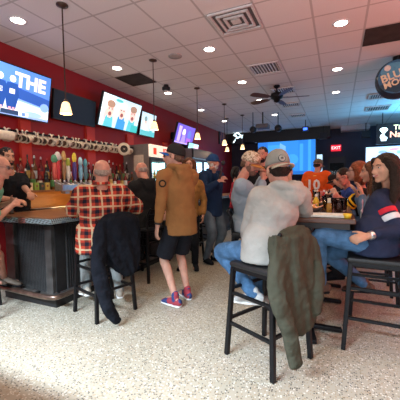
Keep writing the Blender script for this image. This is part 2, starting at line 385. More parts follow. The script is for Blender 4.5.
# ------------------------------------------------------------------ ceiling fan
fx, fy = -1.22, 6.75
t = empty('ceiling_fan', (fx, fy, H), 'dark ceiling fan with five brown blades under pink tiles', 'ceiling fan')
MB().lathe([(.07, 0), (.07, -.03), (.03, -.06)], (fx, fy, H)).build('canopy', BLACK, t, smooth=True)
MB().lathe([(.016, -.05), (.016, -.17)], (fx, fy, H)).build('downrod', BLACK, t)
MB().lathe([(.04, -.15), (.12, -.17), (.135, -.22), (.12, -.27), (.07, -.30), (.06, -.34), (.02, -.36)], (fx, fy, H)).build('motor', BLACK, t, smooth=True)
BL = wood('fan_blade_wood', (.05, .018, .012), (.12, .045, .03), .4)
for k in range(5):
    a = .25+2*PI*k/5; d = Vector((math.cos(a), math.sin(a), 0)); sdv = Vector((-d.y, d.x, .18)).normalized(); o = Vector((fx, fy, H-.255))
    b = MB(); q = []
    for r, w_ in ((.20, .045), (.30, .072), (.56, .085), (.64, .07), (.665, .035)): q.append((o+d*r, w_))
    top = [p+sdv*w_ for p, w_ in q]+[p-sdv*w_ for p, w_ in q[::-1]]; n = len(top); dz = Vector((0, 0, -.008))
    b.add(top+[p+dz for p in top], [tuple(range(n)), tuple(range(2*n-1, n-1, -1))]+[(i, (i+1) % n, n+(i+1) % n, n+i) for i in range(n)])
    bl = b.build('blade', BL, t)
    MB().bar(o+d*.10, o+d*.24, .03, .008).build('blade_arm', BLACK, t)
# ------------------------------------------------------------------ projector and spot cans far away
t = empty('projector', (-2.05, 9.1, H), 'ceiling projector hanging before the big screen', 'projector')
MB().bar((-2.05, 9.1, H-.001), (-2.05, 9.1, 3.06), .035).build('mount_pole', BLACK, t)
MB().box((-2.05, 9.1, 2.98), (.36, .30, .12)).build('body', mat('projector_grey', (.10, .10, .11), .5), t, bevel=.015)
MB().lathe([(.05, 0), (.05, .05)], (-2.13, 9.25, 2.98), ax=Matrix.Rotation(-PI/2, 3, 'X')).build('lens', BLACK, t)
for i, (x, y, z, r, lb) in enumerate([(-2.32, 9.0, 2.90, .09, 'round black ceiling speaker left of the projector'), (-1.64, 9.3, 2.93, .10, 'round black ceiling speaker right of the projector')]):
    t = empty('hanging_speaker', (x, y, H), lb, 'speaker', 'round speakers by the projector')
    MB().bar((x, y, H-.001), (x, y, z+.05), .02).build('hanger', BLACK, t)
    MB().lathe([(r*.5, .09), (r, .05), (r, -.07), (r*.8, -.09)], (x, y, z), ax=Matrix.Rotation(PI/2, 3, 'X')).build('housing', BLKPL, t, smooth=True)
t = empty('stage_light', (-1.02, 10.9, H), 'small blue glowing fixture under the ceiling before the screen', 'stage light')
MB().bar((-1.02, 10.9, H-.001), (-1.02, 10.9, 3.16), .02).build('hanger', BLACK, t)
MB().box((-1.02, 10.9, 3.10), (.20, .14, .14)).build('housing', BLKPL, t, bevel=.01)
MB().box((-1.02, 10.826, 3.09), (.13, .008, .08)).build('lens', glow('blue_lens', (.05, .15, .9), 2.5), t)
def wallbox(x, y, z, lb):
    t = empty('wall_speaker', (x, y, z), lb, 'speaker', 'box speakers high on the back wall')
    MB().box((x, y, z), (.28, .20, .24)).build('cabinet', BLKPL, t, bevel=.01)
    MB().box((x, y-.103, z), (.24, .006, .20)).build('grille', mat('grille_grey', (.03, .03, .035), .9), t)
    MB().bar((x, y+.09, z+.08), (x, YF, z+.08) if y > 12.5 else (x, y+.09, H-.01), .03).build('bracket', BLACK, t)
wallbox(-.52, 12.32, 3.02, 'black box speaker at the right end of the dark beam')
wallbox(.88, 12.4, 2.98, 'black box speaker between the red exit sign and hanging sign')
wallbox(-3.75, 12.3, 3.02, 'black box speaker at the left end of the dark beam')
# ------------------------------------------------------------------ far wall
def screen_quad(mb, O, X, Z, pts, m, n=None, off=0.0):
    nn = X.cross(Z).normalized(); mb.poly([O+X*u+Z*v+nn*off for u, v in pts], m)
def disc(u, v, ru, rv, k=10): return [(u+ru*math.cos(2*PI*i/k), v+rv*math.sin(2*PI*i/k)) for i in range(k)]
def rect(a, b, c, d): return [(a, b), (c, b), (c, d), (a, d)]
def panel(t, O, X, Z, shapes, base, strength, thick=.05, bezel=.02, name='picture'):
    nn = X.cross(Z).normalized(); C = O+X/2+Z/2; R = Matrix((X.normalized(), Z.normalized(), nn)).transposed()
    MB().box(C-nn*(thick/2), (X.length+2*bezel, Z.length+2*bezel, thick), rot=R).build('housing', BLKPL, t)
    mb = MB(); screen_quad(mb, O, X, Z, rect(0, 0, 1, 1), glow('screen_%s_%g' % ('%02d%02d%02d' % tuple(int(q*99) for q in base), strength), base, strength), off=.002)
    for i, (pts, c) in enumerate(shapes):
        if not pts: continue
        screen_quad(mb, O, X, Z, pts, glow('screen_%s_%g' % ('%02d%02d%02d' % tuple(int(q*99) for q in c), strength), c, strength), off=.003+.0004*i)
    return mb, nn
def cornered(pts, ax, v): return [pax(x, y, ax, v) for x, y in pts]
# projection screen
y0 = 12.42
TLc, TRc, BRc = cornered([(258, 143), (315.5, 141), (314, 173)], 1, y0)
O = Vector((TLc.x, y0, 1.62)); X = Vector((TRc.x-TLc.x, 0, 0)); Z = Vector((0, 0, 2.93-1.62))
t = empty('projection_screen', O, 'large bright blue projection screen on the back wall', 'screen')
B1, B2, B3, B4 = (.03, .20, .72), (.06, .38, .88), (.20, .50, .90), (.45, .62, .95)
sh = [(rect(0, 0, .18, 1), B1), (rect(.18, 0, .40, .9), B2), ([(.36, .0), (.52, 0), (.50, .85), (.40, .95)], B3), (disc(.43, .62, .06, .14), B4), ([(.38, .1), (.52, .1), (.50, .5), (.44, .55)], (.35, .45, .80)), (disc(.62, .45, .10, .16), B2), (rect(.72, 0, 1, 1), (.03, .24, .74)), (rect(.74, .1, .80, .9), B2), (rect(.88, 0, .93, 1), B2), (rect(0, 0, 1, .10), (.02, .16, .55)), (disc(.15, .3, .08, .12), B2)]
mb, nn = panel(t, O, X, Z, sh, (.04, .28, .80), .85, .03, .05); mb.build('picture', None, t)
MB().box((O.x+X.x/2, y0, 2.99), (X.x+.3, .10, .07)).build('roller_case', BLKPL, t)
# far door / lit window
x0, x1 = pax(317, 150, 1, YF).x, pax(322.5, 150, 1, YF).x
struct(MB().box(((x0+x1)/2, YF-.02, 1.86), (x1-x0+.08, .04, 1.2)).build('window_1', BLKPL))
wo = MB().box(((x0+x1)/2, YF-.045, 1.86), (x1-x0, .008, 1.1)).build('window_2', glow('far_daylight', (.55, .78, 1), 1.1)); struct(wo)
x0, x1 = pax(328, 150, 1, YF).x, pax(346, 150, 1, YF).x
struct(MB().box(((x0+x1)/2, YF-.03, 1.15), (x1-x0, .06, 2.3)).build('door_1', mat('door_black', (.012, .014, .022), .5)))
MB().box(((x0+x1)/2, YF-.07, 1.6), (.5, .01, .9)).build('window_3', glassm('dark_glass', (.2, .25, .3))); bpy.data.objects['window_3']['kind'] = 'structure'
# exit sign
ec = pax(336, 148, 1, YF-.06)
t = empty('exit_sign', ec, 'glowing red exit sign on the dark back wall', 'exit sign')
MB().box(ec, (.36, .06, .24)).build('housing', glow('exit_red', (.75, .02, .04), 1.2), t, bevel=.008)
mb = MB(); text_geo(mb, 'EXIT', ec+Vector((0, -.034, 0)), (1, 0, 0), (0, 0, 1), .16, glow('exit_letters', (1, .6, .6), 2.2)); mb.build('lettering', None, t)
# right hand television and lit sign
yt = 11.2
a, b_ = pax(366, 147.5, 1, yt), pax(366, 158, 1, yt)
O = Vector((a.x, yt, b_.z-.45)); X = Vector((1.55, 0, 0)); Z = Vector((0, 0, a.z-O.z))
t = empty('television', O, 'wide television at the right edge behind the smiling woman', 'television')
sh = [(rect(0, .75, 1, 1), (.55, .75, .95)), (disc(.12, .82, .10, .10), (.85, .88, .95)), (disc(.3, .78, .08, .07), (.25, .35, .55)), (disc(.5, .88, .10, .05), (.75, .25, .25)), (rect(.55, .7, .9, .82), (.25, .45, .85)), (rect(0, 0, 1, .4), (.15, .30, .60))]
mb, nn = panel(t, O, X, Z, sh, (.60, .75, .95), 1.1, .05, .025); mb.build('picture', None, t)
MB().bar((O.x+.77, yt+.05, O.z+.3), (O.x+.77, YF, O.z+.3), .06).build('wall_bracket', BLACK, t)
ys = 10.8
c0 = pax(379, 125, 1, ys); c1 = pax(379, 143, 1, ys)
t = empty('lit_sign', (c0.x, ys, c1.z), 'black lit sign with white figure and red yellow lettering', 'sign')
W_ = 1.5; HH = c0.z-c1.z+.08
MB().box((c0.x+W_/2-.06, ys+.05, (c0.z+c1.z)/2), (W_, .08, HH)).build('housing', BLKPL, t, bevel=.01)
MB().bar((c0.x+.1, ys+.06, c0.z), (c0.x+.1, ys+.06, H-.01), .02).build('hanger', BLACK, t)
MB().bar((c0.x+W_-.2, ys+.06, c0.z), (c0.x+W_-.2, ys+.06, H-.01), .02).build('hanger', BLACK, t)
SW = glow('sign_white', (.85, .97, .95), 1.7)
mb = MB(); O = Vector((c0.x, ys+.005, c1.z)); X = Vector((1, 0, 0)); Z = Vector((0, 0, 1)); SHt = HH-.08
for i, (pts) in enumerate([disc(.13, SHt*.72, .11, .07), disc(.13, SHt*.60, .06, .05), disc(.10, SHt*.33, .07, .09), disc(.15, SHt*.25, .08, .05), rect(.06, SHt*.10, .20, SHt*.2)]):
    screen_quad(mb, O, X, Z, pts, SW, off=.001+.0006*i)
mb.build('figure', None, t)
mb = MB(); text_geo(mb, 'Time', O+Vector((.38, -.002, SHt*.80)), X, Z, .20, glow('sign_yellow', (.95, .85, .45), 1.6), bold=.01, center=False); mb.build('lettering', None, t)
mb = MB(); text_geo(mb, 'Names', O+Vector((.28, -.002, SHt*.42)), X, Z, .25, glow('sign_red', (1, .42, .25), 1.8), bold=.015, center=False); mb.build('lettering', None, t)
# ------------------------------------------------------------------ round hanging beer sign
bc = pd(397, 79.5, 5.1); R_ = .32
t = empty('hanging_sign', (bc.x, bc.y, bc.z), 'round blue beer sign hanging from the ceiling at right', 'hanging sign')
dv = Vector((bc.x, bc.y, 0)).normalized(); fwd = (-dv); sx = Vector((-dv.y, dv.x, 0))*-1; sx = Vector((dv.y, -dv.x, 0)); Rm = Matrix((sx, Vector((0, 0, 1)), fwd)).transposed()
MB().lathe([(.02, .19), (R_*.55, .17), (R_*.86, .11), (R_, .05), (R_, -.05), (R_*.86, -.11), (R_*.55, -.17), (.02, -.19)], bc, 32, ax=Rm).build('globe', mat('globe_dark', (.02, .03, .05), .25), t, smooth=True)
mb = MB()
def face(pts, m, off):
    return mb.poly([bc+sx*(u*R_)+Vector((0, 0, 1))*(v*R_)+fwd*off for u, v in pts], m)
face(disc(0, 0, .84, .84, 28), mat('beer_sign_blue', (.03, .13, .24), .4), .190)
face(disc(-.1, .3, .62, .42, 20), mat('beer_sign_sky', (.10, .32, .45), .4), .1915)
face(disc(-.42, .48, .15, .15, 16), mat('beer_sign_moon', (.75, .72, .60), .4), .193)
face([(-.8, -.35), (-.2, -.22), (.3, -.32), (.8, -.28), (.62, -.58), (0, -.82), (-.6, -.6)], mat('beer_sign_hills', (.015, .05, .08), .4), .1925)
mb.build('face', None, t)
mb = MB(); q = Quaternion(fwd, .28); tx = q @ sx; tz = q @ Vector((0, 0, 1))
text_geo(mb, 'BLUE', bc+fwd*.197+tz*.035-tx*.03, tx, tz, .17, mat('beer_lettering', (.85, .72, .45), .4), bold=.03)
text_geo(mb, 'MOON', bc+fwd*.197-tz*.085+tx*.01, tx, tz, .14, MATS['beer_lettering'], bold=.03); mb.build('lettering', None, t)
MB().bar(bc+Vector((0, 0, R_-.01)), (bc.x, bc.y, H-.001), .02).build('hanging_rod', BLACK, t)
MB().lathe([(.07, R_-.02), (.07, R_+.05), (.03, R_+.07)], bc).build('top_cap', BLACK, t, smooth=True)
# ------------------------------------------------------------------ televisions on the left wall
def tv(corners, xt, xb, shapes, base, st, label, text=None, u0=None):
    tl, tr, br, bl = [pax(x, y, 0, (xt if i < 2 else xb)) for i, (x, y) in enumerate(corners)]
    y0 = (tl.y+bl.y)/2; y1 = (tr.y+br.y)/2; z1 = (tl.z+tr.z)/2; z0 = (bl.z+br.z)/2
    if u0: y0 = y1-u0
    O = Vector((xb, y0, z0)); X = Vector((0, y1-y0, 0)); Z = Vector((xt-xb, 0, z1-z0))
    t = empty('television', O, label, 'television', 'televisions along the red wall')
    mb, nn = panel(t, O, X, Z, shapes, base, st, .05, .018)
    if text: text(mb, O, X, Z, nn)
    mb.build('picture', None, t)
    C = O+X/2+Z/2
    MB().bar(C-nn*.045, (WX+.001, C.y, C.z), .12, .2).build('wall_bracket', BLACK, t)
    return t
DB, MBL, LB, WH, PK = (.03, .10, .42), (.12, .28, .75), (.45, .66, .98), (.88, .92, 1), (.95, .78, .86)
tvs = [(rect(0, .40, 1, 1), (.10, .26, .74)), ([(0, .45), (1, .25), (1, .12), (0, .30)], (.72, .84, 1)), ([(0, .32), (1, .14), (1, 0), (0, 0)], (.80, .90, 1)), ([(.1, .5), (1, .28), (1, .5), (.5, .62), (.1, .62)], DB), (rect(0, .0, 1, .05), (.30, .45, .85)),
       (disc(.80, .10, .12, .06), (.35, .55, .9)), (disc(.94, .30, .06, .10), (.25, .45, .85))]
for u in (.40, .535):      # two players
    tvs += [([(u-.06, .66), (u+.06, .66), (u+.078, .42), (u+.045, .13), (u-.05, .13), (u-.078, .42)], (.02, .08, .35)), (disc(u, .74, .036, .07), (.75, .80, .92)), (rect(u-.03, .44, u+.03, .54), (.80, .84, .95)), (rect(u-.035, .10, u-.005, .17), (.9, .45, .5)), (rect(u+.01, .10, u+.035, .17), (.9, .45, .5))]
tvs += [(rect(.42, .02, .62, .11), (.03, .06, .14)), (rect(.62, .02, .74, .11), (.7, .8, .9)), (rect(.66, .03, .70, .10), (.15, .3, .6))]
def thetext(mb, O, X, Z, nn): 
    text_geo(mb, 'THE', O+X*.745+Z*.74+nn*.012, X, Z, .265, glow('tv_letters', PK, .9), bold=.035)
    text_geo(mb, '25', O+X*.40+Z*.49+nn*.013, X, Z, .07, glow('tv_num', (.1, .15, .5), 1.0), bold=.02)
tv([(0, 63), (49, 76.5), (49, 120.5), (0, 115.5)], -4.12, -4.24, tvs, (.25, .45, .90), .90, 'large television with blue football picture reading THE', thetext, u0=1.30)
tv([(54.5, 91), (95, 101), (95, 125), (54.5, 119)], -4.22, -4.26, [], (.008, .012, .020), .6, 'switched off black television behind the nearest pendant')
SKN, TEA, GRN = (.85, .60, .52), (.10, .50, .58), (.05, .42, .30)
def faces(seed, n):
    r = random.Random(seed); s = []
    for k in range(n):
        u = (k+.7)/(n+.4); v = .50+r.random()*.12
        s += [([(u-.11, 0), (u+.11, 0), (u+.08, v-.15), (u-.08, v-.15)], r.choice([(.05, .30, .60), (.10, .50, .60), (.05, .40, .35), (.80, .85, .92)])), (disc(u, v, .095, .25), r.choice([SKN, (.80, .55, .48)])), (disc(u, v+.20, .10, .12), r.choice([(.20, .30, .32), (.75, .78, .80), (.35, .22, .16)])), (disc(u, v-.11, .04, .07), r.choice([(.6, .65, .7), (.25, .10, .10)])), (disc(u-.035, v+.05, .016, .025), (.1, .1, .15)), (disc(u+.035, v+.05, .016, .025), (.1, .1, .15))]
    return s
tv([(104, 91), (140, 106), (137.5, 132.5), (98.5, 125.5)], -4.02, -4.20, [(rect(0, .3, .3, 1), (.75, .88, .92)), (disc(.12, .35, .06, .2), (.8, .5, .5))]+faces(3, 3)+[(rect(.02, .1, .06, .8), (.55, .60, .68)), (rect(.45, 0, .62, .3), (.05, .30, .65)), (rect(.80, 0, 1, .25), (.05, .45, .45)), (disc(.38, .9, .1, .05), (.1, .5, .5))], (.55, .72, .80), .95, 'wide bright television showing shouting faces')
tv([(142.5, 112), (155.5, 115), (154.5, 138), (139.5, 134)], -4.22, -4.32, faces(8, 2)+[(rect(0, 0, 1, .22), (.10, .45, .50))], (.52, .70, .78), .9, 'smaller bright television partly behind a glowing pendant shade')
PU = (.12, .08, .45)
tv([(178, 123), (195, 128), (192, 146), (174.5, 142)], -3.90, -4.05, [(rect(.1, .1, .25, .9), (.45, .35, .85)), (disc(.40, .6, .09, .2), (.75, .70, .95)), ([(.3, .05), (.55, .05), (.5, .5), (.35, .5)], (.30, .22, .75)), (disc(.72, .55, .10, .25), (.10, .15, .60)), (rect(.6, .05, .85, .35), (.30, .10, .5)), (rect(0, 0, 1, .08), (.4, .3, .8))], PU, 1.3, 'purple and blue television tilted above the cap brim')
tv([(189, 143.5), (198, 144), (198, 151), (188, 151)], -3.95, -4.0, [(rect(0, .4, .5, 1), (.35, .75, .90)), (rect(.5, 0, 1, .6), (.85, .60, .80))], (.55, .80, .88), 1.0, 'little cyan and pink screen just under the purple television')
# neon picture further down the wall
c = pax(238, 138, 1, 12.42)
t = empty('neon_sign', c, 'white squiggle neon sign high at the far left corner', 'neon sign')
MB().box(c, (.50, .06, .50)).build('backing', BLKPL, t)
pts = [(-.25, -.22), (-.05, .05), (-.22, .15), (.0, .24), (.2, .08), (.0, -.02), (.18, -.18), (.3, .12)]
MB().tube([c+Vector((u*.7, -.05, v*.8)) for u, v in pts], [.022]*len(pts), n=8).build('neon_tube', glow('neon_white', (.75, .95, 1), 2.5), t, smooth=True)
c = pax(222, 138, 0, WX+.026)
t = empty('framed_picture', c, 'dark framed picture on red wall left of the squiggle neon', 'picture')
MB().box(c, (.05, .7, .55)).build('frame', BLKPL, t); MB().box(c+Vector((.03, 0, 0)), (.01, .6, .45)).build('print', blotch('picture_print', [(.15, .02, .03), (.03, .03, .08), (.3, .1, .1)], 6), t)
# ================================================================== BAR
COR = mat('bar_front_black', (.020, .019, .020), .32, 0, .25, 12)
t = empty('bar_counter', (-3.2, 2.7, 0), 'dark wooden bar with ribbed black front and glossy top', 'bar counter')
b = MB(); b.box((-3.22, 2.66, .49), (.78, .58, .88)).box((-2.98, 6.0, .49), (.30, 6.1, .88)); b.build('body', COR, t)
b = MB(); b.box((-3.22, 2.66, .05), (.86, .68, .10)).box((-2.97, 6.0, .05), (.36, 6.0, .10)); b.build('plinth', BLKPL, t)
b = MB()
for k in range(17): b.lathe([(.013, .12), (.013, .90)], (-3.40+k*.026, 2.368, 0), 8)
for k in range(60): b.lathe([(.013, .12), (.013, .90)], (-2.828, 2.52+k*.034, 0), 8)
b.build('ribbed_panel', mat('ribbed_black', (.035, .034, .035), .30, .2, .2), t)
b = MB().box((-2.89, 2.355, .50), (.10, .06, .80)).box((-3.54, 2.355, .50), (.15, .05, .80)).box((-3.2, 2.35, .125), (.84, .05, .05)).box((-2.80, 2.9, .125), (.05, 1.0, .05)); b.build('corner_trim', mat('worn_black_wood', (.045, .040, .038), .35, 0, .5, 8), t, bevel=.006)
b = MB(); b.tube([(-3.75, 2.22, .17), (-3.0, 2.19, .17), (-2.72, 2.20, .17), (-2.66, 2.28, .17), (-2.66, 2.6, .17), (-2.66, 4.4, .17)], [.028]*6, n=10); b.build('foot_rail', mat('worn_bronze_rail', (.20, .13, .10), .28, .8, .3, 10), t, smooth=True)
b = MB()
for p in ((-3.55, 2.21), (-3.05, 2.20)): b.bar((p[0], 2.34, .14), (p[0], p[1], .165), .02)
for y in (2.7, 3.5, 4.3): b.bar((-2.80, y, .14), (-2.66, y, .165), .02)
b.build('rail_bracket', BLACK, t)
def edge_mat():
    m, nt, bb = nodes('diamond_pattern_edge'); L = nt.links
    tc = N(nt, 'ShaderNodeTexCoord'); mp = N(nt, 'ShaderNodeMapping'); mp.inputs['Rotation'].default_value = (0, .785, .785); L.new(tc.outputs['Object'], mp.inputs['Vector'])
    ck = N(nt, 'ShaderNodeTexChecker', Scale=55.); L.new(mp.outputs[0], ck.inputs['Vector'])
    v = N(nt, 'ShaderNodeTexVoronoi', Scale=9.); L.new(tc.outputs['Object'], v.inputs['Vector'])
    r = N(nt, 'ShaderNodeValToRGB'); r.color_ramp.interpolation = 'CONSTANT'; e = r.color_ramp.elements
    e[0].position = 0; e[0].color = (.30, .40, .42, 1); e[1].position = .45; e[1].color = (.42, .12, .10, 1); q = e.new(.6); q.color = (.35, .42, .44, 1); q = e.new(.85); q.color = (.12, .22, .30, 1)
    s2 = N(nt, 'ShaderNodeSeparateColor'); L.new(v.outputs['Color'], s2.inputs[0]); L.new(s2.outputs[0], r.inputs['Fac'])
    L.new(mixc(nt, ck.outputs['Fac'], (.06, .05, .05), r.outputs['Color']), bb.inputs['Base Color']); bb.inputs['Roughness'].default_value = .3; return m
b = MB(); b.box((-3.15, 2.88, .972), (1.06, 1.46, .056)).box((-2.92, 6.1, .972), (.60, 6.04, .056)); b.build('edge_band', edge_mat(), t, bevel=.008)
b = MB(); b.box((-3.15, 2.88, 1.003), (1.04, 1.44, .012)).box((-2.92, 6.1, 1.003), (.58, 6.02, .012)); b.build('bar_top', WOODD, t)
# ---- back bar: cabinet, bottle step, beer taps
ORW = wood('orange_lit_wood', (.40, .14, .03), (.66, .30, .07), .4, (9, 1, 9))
t = empty('back_bar', (-4.1, 4.2, 0), 'wooden back bar counter along the red wall under the bottles', 'back bar')
MB().box((-4.06, 4.33, .46), (.70, 2.44, .92)).build('cabinet', mat('back_bar_black', (.02, .015, .012), .5), t)
MB().box((-4.05, 4.33, .94), (.76, 2.46, .04)).build('counter_top', WOODD, t)
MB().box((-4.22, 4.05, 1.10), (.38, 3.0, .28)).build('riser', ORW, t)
MB().box((-4.21, 4.05, 1.255), (.40, 3.0, .03)).build('riser_shelf', WOODD, t)
MB().box((-4.31, 4.05, 1.33), (.18, 3.0, .12)).build('upper_step', WOODD, t)
b = MB()
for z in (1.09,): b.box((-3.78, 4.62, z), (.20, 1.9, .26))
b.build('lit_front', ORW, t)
GL = {'dark': (.02, .018, .012), 'green': (.012, .05, .02), 'amber': (.16, .06, .015), 'clear': (.22, .24, .23), 'brown': (.04, .02, .012), 'red': (.16, .012, .012), 'blue': (.03, .06, .14), 'gold': (.30, .19, .04)}
caps = {'red': (.5, .03, .03), 'gold': (.5, .35, .1), 'black': (.02, .02, .02), 'white': (.7, .7, .7), 'pour': (.5, .5, .52)}
def bottle(loc, h, r, g, lab, cap, label, group):
    x, y, z = loc
    t = empty('bottle', loc, label, 'bottle', group)
    MB().lathe([(r*.9, 0), (r, .01), (r, h*.55), (r*.85, h*.64), (r*.36, h*.74), (r*.32, h*.94)], loc, 14).build('body', mat('bottle_'+g, GL[g], .12, 0, .1, spec=.6), t, smooth=True)
    MB().lathe([(r*1.02, h*.14), (r*1.02, h*.44)], loc, 14).build('paper_label', mat('bottle_label_%s' % lab[0], lab[1], .6), t)
    MB().lathe([(r*.38, h*.92), (r*.38, h), (r*.2, h*1.03)], loc, 10).build('cap', mat('bottle_cap_'+cap, caps[cap], .35), t)
    return t
LABS = [('cream', (.70, .62, .45)), ('white', (.75, .75, .72)), ('black', (.03, .03, .03)), ('red', (.50, .04, .03)), ('green', (.10, .28, .08)), ('gold', (.60, .42, .12))]
r = random.Random(4)
gn = list(GL); cn = list(caps)
seen = {}
for k in range(52):
    y = 2.66+k*.057; row = k % 2
    g = gn[(k*5+k//3) % 8]; lb = LABS[(k*7+2) % 6]; cpn = cn[(k*3) % 5]
    tr = 0
    while (g, lb[0], cpn) in seen and tr < 60: tr += 1; cpn = cn[(cn.index(cpn)+1) % 5]; lb = LABS[(k*7+2+tr//5) % 6]
    seen[(g, lb[0], cpn)] = 1; h = .29+.10*r.random() + (.04 if row else 0)
    nm = '%s glass liquor bottle with %s label and %s top on the %s step' % (g, lb[0], 'pourer' if cpn == 'pour' else cpn, 'upper' if row else 'lower')
    bottle((-4.31, y, 1.39) if row else (-4.13, y, 1.27), h, (.030+.007*r.random()), g, lb, cpn, nm, 'liquor bottles on the back bar')
cards = [(27, 'cream'), (32, 'cream'), (38.5, 'green'), (44, 'dark'), (49, 'gold')]
for i, (px_, c) in enumerate(cards):
    p = pax(px_, 186, 0, -3.98); cc = {'cream': (.68, .60, .46), 'green': (.22, .36, .06), 'dark': (.05, .07, .06), 'gold': (.55, .42, .10)}[c]
    t = empty('drink_carton', (p.x, p.y, 1.27), {0: 'first cream carton at the left end of the row of small cartons', 1: 'second cream carton, left of the green carton', 2: 'green carton among the small boxes before the bottles', 3: 'dark carton right of the green carton', 4: 'gold carton at the right end of the row of small cartons'}[i], 'carton', 'cartons before the liquor bottles')
    MB().box((p.x-.06, p.y, 1.27+.055), (.06, .075, .11)).build('box', mat('carton_'+c, cc, .6), t, bevel=.003)
    MB().lathe([(.018, 0), (.018, .003)], (p.x-.03, p.y, 1.33), 12, ax=Matrix.Rotation(PI/2, 3, 'Y')).build('emblem', mat('carton_emblem', (.25, .10, .05), .6), t)
# draft tower and tap handles
tp = pax(78, 187, 0, -3.72)
t = empty('draft_tower', (-3.72, 3.75, 1.2), 'steel beer tap tower on the back bar', 'beer tap tower')
MB().box((-3.74, 3.80, 1.30), (.16, 1.15, .10)).build('manifold', CHROME, t, bevel=.01)
MB().box((-3.74, 3.35, 1.235), (.08, .08, .05)).box((-3.74, 4.2, 1.235), (.08, .08, .05)).build('post', CHROME, t)
taps = [(55, 154, 180, 'green_red', 'tall red and green beer tap handle at the left of the tower'), (58.5, 151, 180, 'redwhite', 'red and white striped beer tap handle with round dark head'), (64.5, 151, 181, 'tan', 'tan beer tap handle with a carved figure top'), (68.5, 158, 181, 'white', 'white beer tap handle with a green and yellow crown'), (75, 153, 182, 'yellow', 'purple beer tap handle with yellow oval medallion'), (81, 157, 182, 'blue', 'pale blue glassy beer tap handle'), (86, 159, 184, 'teal', 'small teal beer tap handle beside the bald man')]
tc_ = {'green_red': ((.08, .30, .18), (.55, .10, .08)), 'redwhite': ((.60, .60, .58), (.60, .05, .06)), 'tan': ((.50, .33, .12), (.30, .18, .08)), 'white': ((.35, .45, .06), (.70, .68, .60)), 'yellow': ((.75, .62, .05), (.08, .05, .22)), 'blue': ((.40, .62, .70), (.20, .45, .62)), 'teal': ((.10, .35, .42), (.12, .25, .30))}
for i, (x, yt_, yb, c, lb) in enumerate(taps):
    p = pax(x, yb, 0, -3.70); top = pax(x, yt_, 0, -3.70); z0 = 1.35; h = top.z-z0; base = Vector((-3.70, p.y, z0))
    t = empty('tap_handle', base, lb, 'beer tap', 'beer tap handles on the tower')
    ca, cb = tc_[c]
    MB().lathe([(.014, 0), (.016, .05), (.010, .07)], base, 10).bar(base+Vector((.01, 0, .03)), base+Vector((.10, 0, -.0)), .018).build('faucet', CHROME, t, smooth=True)
    MB().lathe([(.012, .06), (.026, .10), (.032, h*.45), (.028, h*.68), (.015, h*.72)], base, 12).build('grip', mat('tap_grip_'+c, cb, .35), t, smooth=True)
    if c == 'yellow': MB().ell(base+Vector((0, 0, h*.84)), (.02, .042, h*.17)).build('medallion', mat('tap_top_'+c, ca, .35), t, smooth=True)
    elif c in ('green_red', 'redwhite'): MB().ell(base+Vector((0, 0, h*.84)), (.03, .05, h*.14)).ell(base+Vector((0, .04, h*.80)), (.02, .03, .03)).build('head', mat('tap_top_'+c, ca, .4), t, smooth=True)
    else: MB().lathe([(.02, h*.70), (.036, h*.76), (.030, h*.9), (.012, h*1.0)], base, 12).build('head', mat('tap_top_'+c, ca, .4), t, smooth=True)
# ---- hanging mugs
t = empty('mug_rail', (-4.12, 4.2, 2.14), 'long dark rail on the red wall above the bottles carrying mugs', 'rail')
MB().bar((-4.12, 2.5, 2.10), (-4.12, 5.56, 2.13), .028).build('bar', BLACK, t)
b = MB()
for y in (2.9, 3.7, 4.4, 5.1, 5.5): b.bar((WX+.001, y, 2.115), (-4.12, y, 2.115), .02)
b.build('bracket', BLACK, t)
p = pax(12, 136, 0, -3.98)
t = empty('white_tube', p, 'cream coloured round tube end above the bartender', 'tube')
MB().lathe([(.062, 0), (.062, -.7)], (p.x, p.y, p.z), 18, ax=Matrix.Rotation(-PI/2, 3, 'X')).build('pipe', mat('cream_enamel', (.72, .66, .52), .35), t, smooth=False)
MB().lathe([(.020, .002), (.020, .006)], p, 14, ax=Matrix.Rotation(-PI/2, 3, 'X')).build('hole', BLKPL, t)
MS = 1.32
MUGM = mat('cream_ceramic', (.60, .54, .42), .35, 0, .10); MUGD = mat('mug_inside', (.10, .07, .05), .5)
def mug(loc, proto=None):
    t = empty('beer_mug', loc, 'cream ceramic mug hanging in the long row above the bottles', 'mug', 'mugs hanging on the rail')
    q = Vector((.62, -.52, -.28)).normalized().to_track_quat('Z', 'Y').to_matrix(); L = Vector(loc)
    MB().lathe([(a*MS, b*MS) for a, b in [(.036, -.055), (.043, -.05), (.045, .05), (.041, .055), (.038, .05), (.037, -.02), (.005, -.03)]], L, 16, ax=q).build('cup', MUGM, t, smooth=True)
    MB().lathe([(.0365*MS, .012), (.002, .010)], L, 14, ax=q).build('inside', MUGD, t)
    MB().tube([L+q@Vector((0, .042, .035))*MS, L+q@Vector((0, .078, .03))*MS, L+q@Vector((0, .080, -.015))*MS, L+q@Vector((0, .042, -.032))*MS], [.010]*4, n=8, sub=4).build('handle', MUGM, t, smooth=True)
    return t
m0 = mug((-4.12, 2.62, 2.01))
for k in range(1, 33): c = copy_tree(m0, (-4.12, 2.62+k*.0885, 2.015+.001*k), .5*math.sin(k*2.3))
p = pax(124, 149, 0, -4.0)
t = empty('round_plaque', p, 'round cream plaque with dark emblem at the end of the mug rail', 'plaque')
q = Matrix.Rotation(PI/2, 3, 'Y') @ Matrix.Rotation(0, 3, 'X')
MB().lathe([(.13, -.015), (.13, .0), (.115, .01), (.02, .012)], p, 24, ax=Vector((.75, -.66, 0)).to_track_quat('Z', 'Y').to_matrix()).build('disc', MUGM, t)
MB().lathe([(.075, .012), (.07, .018), (.045, .018), (.043, .012)], p, 20, ax=Vector((.75, -.66, 0)).to_track_quat('Z', 'Y').to_matrix()).build('ring_emblem', BLKPL, t)
MB().bar((WX+.001, p.y+.1, p.z), (p.x, p.y+.02, p.z), .02).build('bracket', BLACK, t)
